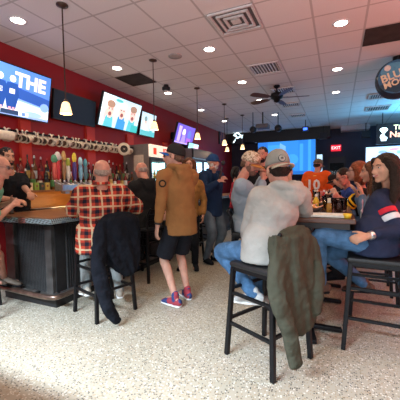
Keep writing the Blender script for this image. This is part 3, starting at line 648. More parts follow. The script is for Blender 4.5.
# ---- jerky display cooler
def cooler(y0, y1, xf, z1, label, head=None, bluish=(.55, .80, .95), st=1.3):
    t = empty('display_cooler', (WX+.35, (y0+y1)/2, 0), label, 'display cooler'); xm = (WX+.02+xf)/2; dx = xf-WX-.02
    G = mat('cooler_grey', (.20, .18, .17), .4, .3, .1)
    b = MB(); b.box((xm, y0+.02, z1/2), (dx, .04, z1)).box((xm, y1-.02, z1/2), (dx, .04, z1)).box((WX+.04, (y0+y1)/2, z1/2), (.04, y1-y0-.08, z1)).box((xm, (y0+y1)/2, z1-.02), (dx, y1-y0-.08, .04)).box((xm, (y0+y1)/2, .1), (dx, y1-y0-.08, .2)); b.build('cabinet', G, t)
    b = MB(); n = 2; wd = (y1-y0)/n; zt = z1-.30
    for k in range(n):
        a = y0+k*wd; 
        b.box((xf+.015, a+.03, zt/2+.1), (.03, .06, zt-.2)).box((xf+.015, a+wd-.03, zt/2+.1), (.03, .06, zt-.2)).box((xf+.015, a+wd/2, .23), (.03, wd-.12, .06)).box((xf+.015, a+wd/2, zt-.03), (.03, wd-.12, .06))
    b.build('door_frame', BLKPL, t)
    for k in range(n): MB().box((xf+.012, y0+(k+.5)*wd, zt/2+.12), (.006, wd-.12, zt-.32)).build('door_glass', glassm('cooler_glass', (.95, 1, 1)), t)
    MB().box((WX+.07, (y0+y1)/2, zt/2+.1), (.02, y1-y0-.1, zt-.25)).box((xm, y1-.05, zt/2+.1), (dx-.16, .02, zt-.25)).box((xm, y0+.05, zt/2+.1), (dx-.16, .02, zt-.25)).build('lit_back', glow('cooler_light_%g' % st, bluish, st), t)
    b = MB()
    for z in (.65, 1.05, 1.45): b.box((xm, (y0+y1)/2, z), (dx-.12, y1-y0-.1, .015))
    b.build('shelf', CHROME, t)
    MB().box((xf+.02, (y0+y1)/2, z1-.14), (.06, y1-y0, .26)).build('header', glow('header_white', (.80, .62, .50), .9) if head else BLKPL, t)
    if head:
        mb = MB(); text_geo(mb, head, (xf+.053, (y0+y1)/2+.06, z1-.15), (0, 1, 0), (0, 0, 1), .21, glow('header_red', (.75, .06, .03), .6), bold=.03)
        mb.box((xf+.052, y0+.16, z1-.15), (.004, .12, .14), m=MATS['header_red']); mb.build('lettering', None, t)
        MB().box(((xm+xf)/2-.1, y0-.004, z1-.40), (.26, .006, .34)).build('taped_paper', mat('beige_paper', (.55, .45, .36), .8), t)
    # drinks inside
    rr = random.Random(int(y0*10)); cs = [(.05, .25, .12), (.5, .06, .04), (.6, .6, .55), (.05, .12, .35), (.45, .30, .05)]
    for z in (.658, 1.058, 1.458):
        k = 0; y = y0+.12
        while y < y1-.1:
            ci = rr.randrange(5); zz = z
            o = MB().lathe([(.03, 0), (.033, .01), (.033, .11), (.014, .16), (.013, .20)], (xf-.12, y, zz), 10).build('drink_bottle', mat('drink_%d' % ci, cs[ci], .25), smooth=True, origin=(xf-.12, y, zz))
            tag(o, '%s bottled drink on the %s shelf of the %s' % (['green', 'red', 'white', 'blue', 'amber'][ci], {0.658: 'lowest', 1.058: 'middle', 1.458: 'top'}[z], 'jerky cooler' if head else 'far bright cooler'), 'bottle', 'drinks in the jerky cooler' if head else 'drinks in the far cooler'); y += .13
cooler(5.58, 7.0, -3.72, 2.20, 'grey glass door cooler with red lettering on its white header', 'JERKY', (.45, .75, .78), 2.4)
cooler(7.75, 9.2, -3.74, 2.32, 'tall bright glass door cooler far behind the capped man', None, (.50, .74, .95), 3.2)
# ================================================================== STOOLS
def make_stool(label, backh=1.0):
    t = empty('bar_stool', (0, 0, 0), label, 'bar stool', 'black metal bar stools'); t['category'] = 'bar stool'
    s_ = .19; f_ = .225; Z = .70
    MB().box((0, 0, Z+.022), (.42, .42, .045)).build('seat', BLKPL, t, bevel=.018)
    MB().box((0, 0, Z-.012), (.40, .40, .03)).build('seat_frame', BLACK, t, bevel=.004)
    for sx_ in (-1, 1):
        MB().bar((sx_*f_, f_, 0), (sx_*s_, s_-.01, Z), .034).build('leg', BLACK, t, bevel=.004)
        MB().bar((sx_*f_, -f_, 0), (sx_*s_, -s_, Z), .034).build('leg', BLACK, t, bevel=.004)
        MB().tube([(sx_*s_, -s_, Z-.02), (sx_*s_, -s_-.015, Z+.2), (sx_*(s_-.005), -s_-.06, backh)], [.016]*3, n=8).build('back_post', BLACK, t, smooth=True)
    for z in (.26, .50):
        q = f_-(f_-s_)*z/Z
        for a, b_ in (((-q, q), (q, q)), ((-q, -q), (q, -q)), ((-q, -q), (-q, q)), ((q, -q), (q, q))):
            MB().bar((a[0], a[1], z+(0 if a[0] == b_[0] else .03)), (b_[0], b_[1], z+(0 if a[0] == b_[0] else .03)), .022).build('stretcher', BLACK, t)
    for z, dy in ((.82, -.028), (.90, -.040), (.97, -.054)):
        MB().box((0, -s_+dy, z), (2*s_-.03, .018, .055)).build('back_slat', BLACK, t, bevel=.004)
    return t
def ang(F): return math.atan2(F[1], F[0])-PI/2        # the stool faces local +Y
FH = Vector((-.89, .46, 0)).normalized(); FP = Vector((-.95, .30, 0)).normalized(); FW = Vector((-1, .06, 0)).normalized(); FC = Vector((.95, .28, 0)).normalized()
SH_, SP_, SW_, SC_ = (-.48, 2.30), (-2.25, 2.48), (.29, 2.84), (-1.02, 3.72)
st0 = make_stool('black metal bar stool under the hooded man with the olive jacket'); st0.location = (*SH_, 0); st0.rotation_euler.z = ang(FH)
for loc, F_, lb in [(SP_, FP, 'black bar stool under the man in the plaid shirt'), (SW_, FW, 'black bar stool under the smiling woman in striped sleeves'), (SC_, FC, 'black bar stool under the man in the camouflage cap'),
                   ((-2.52, 3.62), (-1, .05), 'black bar stool under the bald man in the black jacket'), ((-2.42, 4.75), (-1, 0), 'empty black bar stool at the bar left of the navy jacket man'), ((-2.42, 5.6), (-1, 0), 'farther empty black bar stool behind the tan hoodie man'),
                   ((.36, 3.55), (-1, .05), 'black bar stool under the woman in the denim jacket'), ((.36, 4.25), (-1, .05), 'black bar stool under the woman in yellow striped sleeves'), ((-.95, 4.75), (1, 0), 'black bar stool beyond the camouflage cap man'), ((.40, 5.1), (-1, 0), 'black bar stool under the man in the blue top'), ((-3.42, 1.82), (.62, .78), 'black bar stool under the man in the green shirt')]:
    copy_tree(st0, (*loc, 0), ang(F_), lb)
# ================================================================== TABLES
for i, (y0, lb) in enumerate([(2.62, 'dark wood high table nearest the camera, crowded with glasses'), (3.86, 'middle high table beyond the nearest one'), (5.10, 'farthest of the high tables pushed end to end')]):
    t = empty('high_table', (-.2, y0+.6, 0), lb, 'high table', 'high tables pushed end to end')
    MB().box((-.22, y0+.60, 1.03), (.70, 1.20, .04)).build('table_top', wood('table_wood', (.05, .018, .010), (.14, .05, .025), .25), t, bevel=.006)
    MB().box((-.22, y0+.60, .985), (.62, 1.12, .05)).build('apron', mat('apron_black', (.02, .013, .012), .5), t)
    for yy in (y0+.25, y0+.95):
        MB().lathe([(.04, .04), (.04, .96)], (-.22, yy, 0), 14).build('pedestal', BLACK, t, smooth=True)
        b = MB()
        for a in (0, PI/2, PI, 3*PI/2):
            b.bar((-.22, yy, .045), (-.22+.27*math.cos(a+.2), yy+.27*math.sin(a+.2), .022), .05, .035)
        b.build('cross_foot', BLACK, t, bevel=.006)
TZ = 1.052
BEER = mat('amber_beer', (.50, .22, .03), .1); COLA = mat('dark_cola', (.06, .02, .015), .1); ICEW = mat('ice_water', (.50, .55, .58), .12); GLS = glassm('clear_glass', (.95, .97, .97))
def glass(loc, h, r0, r1, fill, label, group, frac=.7):
    t = empty('drinking_glass', loc, label, 'glass', group)
    MB().lathe([(r0, 0), (r1, h), (r1-.003, h), (r0-.003, .008), (.002, .008)], loc, 16).build('tumbler', GLS, t, smooth=True)
    rr = r0+(r1-r0)*frac
    MB().lathe([(r0-.004, .009), (rr-.004, h*frac), (.002, h*frac+.001)], loc, 16).build('drink', fill, t, smooth=True)
    if fill is BEER: MB().lathe([(rr-.004, h*frac+.001), (rr-.003, h*frac+.014), (.002, h*frac+.016)], loc, 16).build('foam', mat('beer_foam', (.75, .68, .55), .8), t, smooth=True)
G1 = 'glasses on the nearest high table'
for x, y, h, a, b_, f, lb in [(-.10, 2.90, .15, .026, .038, BEER, 'beer glass just behind the white tray'), (-.02, 2.94, .13, .030, .036, COLA, 'dark cola glass right of the beer glass'), (-.03, 3.08, .14, .03, .036, ICEW, 'ice water glass near the denim woman'), (-.12, 3.14, .16, .028, .040, COLA, 'tall dark glass in the middle of the table'), (-.14, 3.30, .15, .028, .038, BEER, 'beer glass behind the orange food basket'),
                             (.02, 3.32, .13, .03, .037, COLA, 'dark glass beside the clasped hands'), (-.12, 3.46, .16, .028, .04, ICEW, 'tall water glass beyond the sauce caddy')]: glass((x+.03, y, TZ), h, a, b_, f, lb, G1)
for x, y, h, a, b_, f, lb in [(-.38, 4.05, .15, .028, .04, BEER, 'beer glass at the left of the middle table'), (-.25, 4.30, .16, .028, .04, ICEW, 'water glass on the middle table'), (-.05, 4.15, .14, .03, .038, COLA, 'cola glass at the right of the middle table'), (-.15, 4.7, .15, .028, .04, BEER, 'beer glass far on the middle table'), (.0, 4.55, .15, .028, .04, COLA, 'dark glass far on the middle table'), (-.35, 5.4, .16, .028, .04, BEER, 'beer glass on the farthest table'), (-.1, 5.5, .15, .028, .04, ICEW, 'water glass on the farthest table')]: glass((x, y, TZ), h, a, b_, f, lb, 'glasses on the farther tables')
# white tray, baskets with checked paper, caddy, sauces, napkins
t = empty('serving_tray', (-.10, 2.76, TZ), 'white rectangular paper lined tray on the near table edge', 'tray')
MB().box((-.10, 2.765, TZ+.006), (.34, .19, .010)).build('tray', mat('paper_white', (.72, .66, .58), .8), t, bevel=.004)
b = MB().box((-.10, 2.67, TZ+.014), (.34, .008, .014)).box((-.10, 2.86, TZ+.014), (.34, .008, .014)).box((-.27, 2.765, TZ+.014), (.008, .19, .014)).box((.07, 2.765, TZ+.014), (.008, .19, .014)); b.build('rim', mat('paper_white', (1, 1, 1)), t)
def checkpaper():
    m, nt, bb = nodes('orange_checked_paper'); tc = N(nt, 'ShaderNodeTexCoord'); ck = N(nt, 'ShaderNodeTexChecker', Scale=28.); nt.links.new(tc.outputs['Object'], ck.inputs['Vector'])
    nt.links.new(mixc(nt, ck.outputs['Fac'], (.80, .70, .60), (.80, .22, .05)), bb.inputs['Base Color']); bb.inputs['Roughness'].default_value = .8; return m
CK = checkpaper()
def basket(x, y, lb):
    t = empty('food_basket', (x, y, TZ), lb, 'food basket', 'food baskets with checked paper')
    MB().lathe([(.075, .001), (.115, .05), (.110, .05), (.07, .008), (.002, .008)], (x, y, TZ), 18).build('basket', mat('basket_black', (.04, .03, .03), .5), t, smooth=True)
    rr = random.Random(int(x*100+y*10)); b = MB()
    n = 14; vs = [(x, y, TZ+.012)]+[(x+(.10+.035*(k % 2))*math.cos(2*PI*k/n), y+(.10+.035*(k % 2))*math.sin(2*PI*k/n), TZ+.056+.02*(k % 2)) for k in range(n)]
    b.add(vs, [(0, k+1, (k+1) % n+1) for k in range(n)]); b.build('liner_paper', CK, t)
    for k in range(6): a = rr.random()*6.28; q = .045*rr.random(); MB().ell((x+q*math.cos(a), y+q*math.sin(a), TZ+.045+.01*rr.random()), (.028, .018, .018), ax=Matrix.Rotation(a, 3, 'Z')).build('fried_piece', mat('fried_food', (.50, .22, .06), .7, 0, .3), t, smooth=True)
basket(-.24, 2.98, 'checked paper food basket nearest the hooded man'); basket(-.30, 3.24, 'second checked paper basket farther along the table'); basket(-.18, 3.62, 'checked paper basket at the far end of the nearest table'); basket(-.32, 4.5, 'food basket on the middle table')
def sauce(x, y, c, nm, h=.17):
    t = empty('sauce_bottle', (x, y, TZ), nm, 'sauce bottle', 'sauce bottles on the tables')
    MB().lathe([(.026, 0), (.028, .01), (.028, h*.62), (.012, h*.78), (.010, h*.86)], (x, y, TZ), 12).build('body', c, t, smooth=True)
    MB().lathe([(.013, h*.85), (.013, h*.95), (.004, h)], (x, y, TZ), 10).build('cap', WHITE, t)
KET = mat('ketchup_red', (.50, .02, .015), .3); MUS = mat('mustard_yellow', (.75, .48, .03), .3); HOT = mat('hot_sauce', (.55, .09, .02), .25)
sauce(-.27, 3.36, KET, 'red ketchup bottle beside the caddy'); sauce(-.33, 3.40, HOT, 'orange hot sauce bottle beside the caddy', .15); sauce(-.21, 3.42, MUS, 'yellow mustard bottle beside the caddy', .16); sauce(-.18, 4.62, KET, 'ketchup bottle on the middle table'); sauce(-.28, 4.85, KET, 'ketchup bottle farther on the middle table')
t = empty('napkin_holder', (-.40, 3.42, TZ), 'black napkin holder with white napkins on the near table', 'napkin holder')
MB().box((-.40, 3.42, TZ+.008), (.10, .07, .015)).box((-.40, 3.388, TZ+.06), (.10, .006, .10)).box((-.40, 3.452, TZ+.06), (.10, .006, .10)).build('holder', BLACK, t)
MB().box((-.40, 3.42, TZ+.075), (.09, .05, .11)).build('napkins', mat('paper_white', (1, 1, 1)), t)
t = empty('candle_cup', (.06, 2.72, TZ), 'small yellow cup at the near corner of the table', 'cup')
MB().lathe([(.026, 0), (.034, .035), (.031, .035), (.022, .006), (.002, .006)], (.07, 2.68, TZ), 14).build('cup', MUS, t, smooth=True)
MB().lathe([(.029, .030), (.002, .031)], (.07, 2.68, TZ), 14).build('sauce', mat('dip_sauce', (.70, .45, .08), .4), t)
# things on the bar
BZ = 1.009
for x, y, f, lb in [(-3.52, 2.36, ICEW, 'clear tumbler held by the hand at the left bar edge'), (-2.86, 3.18, BEER, 'beer glass before the plaid shirt man'), (-2.82, 4.05, BEER, 'beer glass before the bald black jacket man'), (-2.86, 5.2, COLA, 'dark glass farther down the bar')]:
    glass((x, y, BZ), .13, .028, .036, f, lb, 'glasses on the bar')
t = empty('napkin_caddy', (-2.98, 2.92, BZ), 'white napkin caddy on the bar beside the plaid sleeve', 'caddy')
MB().box((-2.98, 2.92, BZ+.06), (.10, .12, .12)).build('box', mat('caddy_grey', (.30, .30, .28), .4), t, bevel=.006)
b = MB(); 
for k in range(5): b.bar((-2.98+.015*(k-2), 2.90+.01*k, BZ+.12), (-2.98+.02*(k-2), 2.9+.012*k, BZ+.22), .008)
b.build('straws', WHITE, t)
MB().box((-2.98, 2.94, BZ+.14), (.07, .07, .05)).build('napkins', mat('paper_white', (1, 1, 1)), t)
t = empty('register_tray', (-3.70, 3.1, .96), 'low black drip tray behind the bar under the tap handles', 'tray')
MB().box((-3.80, 3.2, .99), (.16, .75, .05)).build('pan', BLACK, t, bevel=.008); MB().box((-3.80, 3.2, 1.018), (.13, .70, .006)).build('grid', CHROME, t)
# ================================================================== PEOPLE
V = Vector
def lerp(a, b, t): return a*(1-t)+b*t
def ik(a, b, l1, l2, hint):
    d = b-a; L = d.length
    if L > (l1+l2)*.995: b = a+d*((l1+l2)*.995/L); d = b-a; L = d.length
    L = max(L, abs(l1-l2)+.02)
    x = (l1*l1-l2*l2+L*L)/(2*L); h = math.sqrt(max(0, l1*l1-x*x)); n = d.normalized(); p = hint-n*hint.dot(n)
    p = p.normalized() if p.length > 1e-4 else n.orthogonal()
    return a+n*x+p*h, b
def frame(fwd, up=V((0, 0, 1))):
    f = V(fwd).normalized(); r = f.cross(up).normalized(); u = r.cross(f); return Matrix((r, f, u)).transposed()
def hand(mb, w, d, n, side, curl=.5, s=1., fr=.0098):
    """palm from wrist w along d; n points out of the palm; side is the thumb direction sign along d x n"""
    d = d.normalized(); n = (n-d*n.dot(d)).normalized(); t = d.cross(n)*side
    k = w+d*.088*s
    mb.tube([w-d*.01, w+d*.03*s, w+d*.065*s, k], [(.026*s, .020*s), (.034*s, .017*s), (.041*s, .016*s), (.040*s, .013*s)], side=t, n=12, sub=3)
    for i, (o, L) in enumerate(((.030, .074), (.0105, .084), (-.010, .078), (-.030, .060))):
        b = k+t*o*s-d*.006*s; a = curl*(.55+.08*i); pts = [b]; dd = d+t*(o*1.5)
        for j, q in enumerate((.45, .32, .23)):
            an = a*(1.0 if j == 0 else 1.25); dd = (Quaternion(d.cross(n), an if True else 0) @ dd).normalized(); pts.append(pts[-1]+dd*L*q*s)
        mb.tube(pts, [fr*s, fr*s*.98, fr*s*.92, fr*s*.82], n=8, sub=3)
    b = w+d*.028*s+t*.026*s; td = (d*.65+t*.75+n*.25).normalized(); e = b+td*.040*s
    mb.tube([b-td*.01, e, e+(td+d*.7+n*.4*curl).normalized()*.034*s], [.015*s, .012*s, .0095*s], n=8, sub=3)
def head_geo(mb, c, A, s=1., fem=False):
    P = lambda x, y, z: c+A@V((x*s, y*s, z*s))
    def e(x, y, z, a, b, d): mb.ell(P(x, y, z), (a*s, b*s, d*s), ax=A)
    e(0, -.012, .035, .076, .093, .085); e(0, .022, -.015, .062, .068, .085); e(0, .034, -.066, .047 if not fem else .042, .046, .042)
    e(0, .064, -.092, .023, .020, .019); e(0, .070, .032, .050, .020, .016)
    for q in (-1, 1):
        e(q*.036, .058, -.022, .022, .022, .024); e(q*.078, -.008, -.008, .009, .018, .031); e(q*.012, .092, -.030, .009, .010, .008)
    mb.tube([P(0, .082, .020), P(0, .096, -.008), P(0, .106, -.028)], [.009*s, .011*s, .013*s], n=8)
    mb.tube([P(-.022, .080, -.056), P(0, .090, -.055), P(.022, .080, -.056)], [.006*s, .010*s, .006*s], n=8)
HAIRS = {}
def hairm(name, c): return mat('hair_'+name, c, .6, 0, .35, 60, .7, 90, .3)
def person(label, xy, F, seat=None, H=1.78, lean=0., twist=0., skin=None, vox=.009, fat=1., belly=0.,
           wr=None, el=None, curl=(.6, .6), palm=None, kn=None, an=None, head=None, look=None, up=None, hpos=None,
           top=None, topname='shirt', topfold=.018, sleeve=1., hem=.0, hood=False, collar=False, cuff=None, neckr=.058,
           legs=None, legname='trousers', short=False, shoe=None, sole=None, hair=None, hairc=None, cap=None, beard=None, glasses=None, facep=True, bare=False, smile=False, shoes=True, stripes=None, nbp=None, hs=1., apart=1., standfeet=None):
    s = H/1.78; skin = skin or SKIN; rz = ang(F); base = V((xy[0], xy[1], 0))
    Rz = Matrix.Rotation(rz, 3, 'Z'); Ri = Rz.transposed()
    L = lambda p: Ri @ (V(p)-base)
    Z0 = (seat+.10) if seat is not None else .95*s
    top_u = .57*s
    ln = lambda u: lean*(u/top_u)**1.3 if u > 0 else 0
    def tp(x, y, u):
        q = Matrix.Rotation(twist*min(1, max(0, u/(.4*s))), 3, 'Z') @ V((x, y, 0)); drop = abs(lean)*.22*(u/top_u)**2 if u > 0 else 0
        return V((q.x, q.y+ln(u), Z0+u-drop))
    if nbp is not None:
        _d = L(nbp)-tp(0, -.01, .54*s); _t = tp
        tp = lambda x, y, u: _t(x, y, u)+(_d*((u/(.54*s))**1.25) if u > 0 else V((0, 0, 0)))
    pel, wai, che, upc, nb = tp(0, 0, 0), tp(0, .01, .15*s), tp(0, .0, .34*s), tp(0, -.005, .46*s), tp(0, -.01, .54*s)
    S = [tp(-.185*s*apart, -.01, .475*s), tp(.185*s*apart, -.01, .475*s)]
    hc = V(hpos) if hpos else nb+V((0, .030*s+lean*.25, .155*s))
    if isinstance(head, (V, tuple)): hc = L(head)
    lk = L(V(look)+base) if look is not None else V((0, 1, -.05)); A = frame(lk, V(up) if up else V((0, 0, 1)))
    # arms
    W = []; E_ = []
    for i in (0, 1):
        g = -1 if i == 0 else 1
        t = L(wr[i]) if wr and wr[i] is not None else S[i]+V((g*.06, .03, -.52*s))
        hn = V(el[i]) if el and el[i] else V((g*.5, -1, -.3))
        e, t = ik(S[i], t, .29*s, .265*s, hn); E_.append(e); W.append(t)
    # legs
    HP = [V((-.095*s, 0, Z0-(.0 if seat is not None else .02))), V((.095*s, 0, Z0-(.0 if seat is not None else .02)))]
    AN = []; KN = []
    for i in (0, 1):
        g = -1 if i == 0 else 1
        if an and an[i] is not None: a = L(an[i])
        elif seat is not None: a = V((g*.11, .36*s, seat-.34))
        else: a = V((g*.10, (-.02 if not standfeet else standfeet[i]), .095))
        if kn and kn[i] is not None: k = L(kn[i]); k, a2 = ik(HP[i], a, .45*s, .44*s, k-(HP[i]+a)/2)
        else: k, a2 = ik(HP[i], a, .45*s, .44*s, V((g*.12, 1, .2)) if seat is None else V((g*.1, 1, .9)))
        AN.append(a2); KN.append(k)
    sd = Matrix.Rotation(twist, 3, 'Z') @ V((1, 0, 0))
    # body : one continuous surface
    b = MB(); f = fat*.86
    b.tube([pel-V((0, 0, .04)), wai, che, upc, nb], [(.145*s*f, .10*s*f), (.13*s*f, .095*s*f), (.16*s*f, .10*s*f), (.13*s*f, .075*s), (.07*s, .06*s)], side=(1, 0, 0), n=16)
    b.tube([lerp(upc, nb, .5), nb, lerp(nb, hc, .5)-V((0, .004, 0)), hc-A@V((0, .02, .03))], [.075*s, neckr*s*1.05, neckr*s, neckr*s*.95], n=14)
    head_geo(b, hc, A, s*hs, fem=hair in ('long', 'bob'))
    for i in (0, 1):
        m1 = lerp(S[i], E_[i], .5)
        b.tube([lerp(upc, S[i], .5), S[i], m1, E_[i], lerp(E_[i], W[i], .4), W[i]], [.05*s, .048*s, .042*s, .037*s, .036*s, .027*s], n=12)
        d = (W[i]-E_[i]).normalized(); n = V(palm[i]) if palm and palm[i] else V(((1 if i == 0 else -1), 0, 0))
        if palm is not None and palm[i] is not None: n = V(palm[i])
        side = 1 if (d.cross(n)).dot(V((0, 1, .6))) > 0 else -1
        hand(b, W[i], d, n, side, curl[i], s)
        b.tube([HP[i], lerp(HP[i], KN[i], .5), KN[i], lerp(KN[i], AN[i], .3), AN[i], AN[i]-V((0, 0, .03))], [.075*s, .066*s, .052*s, .054*s if short else .045*s, .034*s, .032*s], n=12)
        b.tube([AN[i]-V((0, .03, .035)), AN[i]+V((0, .06, -.05)), AN[i]+V((0, .13, -.06))], [.030, .032, .024], n=8)
    root = b.build('person', skin, None, remesh=vox, sm=2)
    root.location = base; root.rotation_euler = (0, 0, rz); tag(root, label, 'person')
    def ch(mb, nm, m, par=root, **k):
        o = mb.build(nm, m, None, **k); o.parent = par; return o
    # top
    if top:
        t = MB(); h0 = -.06*s-hem; q = fat
        if seat is not None: ring = [(.225*s*q, (.185+belly*.7)*s*q), (.212*s*q, (.172+belly)*s*q)]
        else: ring = [(.194*s*q, (.162+belly*.5)*s*q), (.185*s*q, (.14+belly)*s*q)]
        t.tube([pel+V((0, belly*.3, h0)), pel+V((0, belly*.4, .06)), wai+V((0, belly*.5, 0)), che, upc, nb+V((0, -.004, -.005))], [ring[0], ring[1], (.175*s*q, (.135+belly)*s*q), (.195*s*q, .140*s*q), (.165*s*q, .105*s*q), (.078*s, .072*s)], side=sd, n=22, flat=.12)
        for i in (0, 1):
            end = lerp(E_[i], W[i], .93) if sleeve >= 1 else (lerp(E_[i], W[i], sleeve*2-1) if sleeve > .5 else lerp(S[i], E_[i], sleeve*2))
            r = [.075*s*q, .082*s*q, .068*s*q]; pts = [lerp(upc, S[i], .45)-V((0, 0, .01)), S[i]+V((0, 0, -.004)), lerp(S[i], E_[i], min(.5, sleeve))]
            if sleeve > .5: pts += [E_[i], lerp(E_[i], end, .5), end]; r += [.060*s*q, .056*s*q, .044*s]
            else: pts += [end]; r += [.066*s*q]
            t.tube(pts, r, n=14, flat=(.2 if sleeve <= .5 else .5))
        if hood:
            hb = nb+V((0, -.055*s, .02*s))
            t.tube([nb+V((-.075, .07, -.015)), nb+V((-.105, -.0, .03)), nb+V((-.07, -.085, .02)), nb+V((0, -.115, .0)), nb+V((.07, -.085, .02)), nb+V((.105, 0, .03)), nb+V((.075, .07, -.015))], [.020, .030, .036, .040, .036, .030, .020], n=10)
            t.tube([nb+V((0, -.085, .02)), nb+V((0, -.118, -.05)), nb+V((0, -.118, -.12))], [(.10*s, .035*s), (.105*s, .038*s), (.06*s, .022*s)], side=sd, n=16)
        if collar:
            t.tube([nb+V((-.03, .075, 0)), nb+V((-.075, .02, .03)), nb+V((-.05, -.06, .045)), nb+V((.05, -.06, .045)), nb+V((.075, .02, .03)), nb+V((.03, .075, 0))], [.014, .020, .024, .024, .020, .014], n=8)
        o = ch(t, topname, top, remesh=max(.009, vox), sm=14, disp=topfold, dsize=.09)
        if cuff:
            c = MB()
            for i in (0, 1): c.tube([lerp(E_[i], W[i], .86), lerp(E_[i], W[i], .96)], [.040*s, .036*s], n=12)
            ch(c, 'cuff', cuff, smooth=True)
        if stripes:
            for nm, m, a0, a1 in stripes:
                for i in (0, 1):
                    c = MB(); p0, p1 = lerp(S[i], E_[i], a0), lerp(S[i], E_[i], a1); r0 = lerp(.086*s*q, .070*s*q, a0); c.tube([p0, lerp(p0, p1, .5), p1], [r0, r0, r0*.97], n=16, sub=2, capped=False)
                    ch(c, nm, m, o, smooth=True)
    # legs
    if legs:
        t = MB(); q = fat
        t.tube([pel+V((0, 0, .10*s)), pel+V((0, 0, 0)), pel-V((0, 0, .07*s))], [(.155*s*q, .115*s*q), (.170*s*q, .13*s*q), (.15*s*q, .11*s*q)], side=(1, 0, 0), n=18)
        for i in (0, 1):
            if short: 
                kk = lerp(HP[i], KN[i], .93); t.tube([HP[i], lerp(HP[i], kk, .5), kk], [.088*s*q, .100*s*q, .104*s*q], n=14, flat=.1)
            else:
                t.tube([HP[i], lerp(HP[i], KN[i], .5), KN[i], lerp(KN[i], AN[i], .35), lerp(KN[i], AN[i], .75), AN[i]+V((0, 0, .0))], [.098*s*q, .088*s*q, .070*s*q, .066*s, .056*s, .054*s], n=14)
        ch(t, legname, legs, remesh=max(.009, vox), sm=4, disp=.009, dsize=.06)
    # shoes
    if shoes:
        for i in (0, 1):
            a = AN[i]; z = a.z; d = V((0, 1, 0)); d = (Matrix.Rotation((.22 if i == 0 else -.22), 3, 'Z') @ d)
            if seat is not None and z > .15: d = (d+V((0, 0, -.15))).normalized()
            g = z-.075 if z > .15 else .03
            bz = (z-.085) if z > .15 else .0
            c0 = V((a.x, a.y, bz)); t = MB()
            t.tube([c0-d*.055+V((0, 0, .055)), c0+d*.02+V((0, 0, .058)), c0+d*.10+V((0, 0, .045)), c0+d*.175+V((0, 0, .032))], [(.037, .042), (.042, .045), (.044, .032), (.036, .020)], side=d.cross(V((0, 0, 1))), n=14)
            t.tube([a+V((0, -.005, .02)), c0+V((0, -.005, .05))], [.042, .044], n=12)
            so = ch(t, 'shoe', shoe or BLKCL, remesh=.008, sm=2)
            t = MB(); t.tube([c0-d*.065+V((0, 0, .014)), c0+d*.02+V((0, 0, .014)), c0+d*.10+V((0, 0, .014)), c0+d*.185+V((0, 0, .018))], [(.036, .013), (.041, .013), (.046, .013), (.036, .012)], side=d.cross(V((0, 0, 1))), n=12)
            ch(t, 'sole', sole or BLKCL, so, smooth=True)
    s0 = s; s = s*hs
    P = lambda x, y, z: hc+A@V((x*s, y*s, z*s))
    if hair and hair != 'none':
        t = MB(); e = lambda x, y, z, a, b_, d: t.ell(P(x, y, z), (a*s, b_*s, d*s), ax=A)
        hm = hairc
        if cap and hair in ('short', 'crop'): e(0, -.024, -.004, .080, .082, .040); e(0, -.050, -.02, .070, .052, .045)
        elif hair == 'short': e(0, -.024, .045, .083, .094, .084); e(0, -.055, -.01, .074, .055, .055)
        elif hair == 'crop': e(0, -.016, .038, .0785, .094, .086); e(0, -.050, -.01, .072, .050, .052)
        if hair == 'fringe':
            for g in (-1, 1): e(g*.063, -.030, .005, .017, .052, .030)
            e(0, -.058, -.006, .066, .052, .042)
        if hair == 'bob':
            e(0, -.020, .050, .088, .100, .084)
            for g in (-1, 1): t.tube([P(g*.068, .03, .06), P(g*.088, -.01, 0), P(g*.084, -.02, -.07), P(g*.070, -.01, -.12)], [(.03, .03), (.034, .045), (.036, .05), (.022, .03)], n=12)
            t.tube([P(0, -.08, .04), P(0, -.095, -.04), P(0, -.08, -.12)], [(.07, .035), (.08, .04), (.06, .03)], side=A@V((1, 0, 0)), n=14)
        if hair == 'long':
            e(0, -.022, .044, .087, .099, .084)
            for g in (-1, 1): t.tube([P(g*.062, .045, .075), P(g*.088, .0, .02), P(g*.092, -.02, -.08), P(g*.095, -.01, -.18), P(g*.085, .02, -.28)], [(.025, .02), (.032, .042), (.036, .05), (.036, .045), (.018, .02)], n=12)
            t.tube([P(0, -.08, .04), P(0, -.10, -.06), P(0, -.10, -.18), P(0, -.09, -.27)], [(.07, .035), (.09, .045), (.09, .04), (.05, .02)], side=A@V((1, 0, 0)), n=14)
        ch(t, 'hair', hm, remesh=.008, sm=2, disp=(.004 if hair == 'fringe' else .010), dsize=.02)
    if beard:
        t = MB(); e = lambda x, y, z, a, b_, d: t.ell(P(x, y, z), (a*s, b_*s, d*s), ax=A)
        e(0, .045, -.078, .050, .045, .040); 
        for g in (-1, 1): e(g*.054, .012, -.045, .016, .034, .038)
        t.tube([P(-.034, .074, -.048), P(0, .094, -.040), P(.034, .074, -.048)], [.007, .009, .007], n=8)
        ch(t, 'beard', beard, remesh=.007, sm=1, disp=.006, dsize=.015)
    if facep:
        for g in (-1, 1):
            t = MB().ell(P(g*.031, .0795, .008), (.0115*s, .007*s, .0048*s), ax=A, m=None); ey = ch(t, 'eye', EYEW, smooth=True)
            t = MB().ell(P(g*.031, .0845, .008), (.0058*s, .004*s, .0052*s), ax=A); ch(t, 'iris', EYEM, ey, smooth=True)
            t = MB().tube([P(g*.016, .090, .026), P(g*.032, .089, .030), P(g*.048, .078, .026)], [.0035*s, .0042*s, .003*s], n=6); ch(t, 'eyebrow', hairc or hairm('brown', (.08, .04, .02)), smooth=True)
        t = MB().tube([P(-.024, .084, -.0545+(.006 if smile else 0)), P(0, .096, -.058), P(.024, .084, -.0545+(.006 if smile else 0))], [.0035*s, .0062*s, .0035*s], n=8); ch(t, 'lips', LIPM, smooth=True)
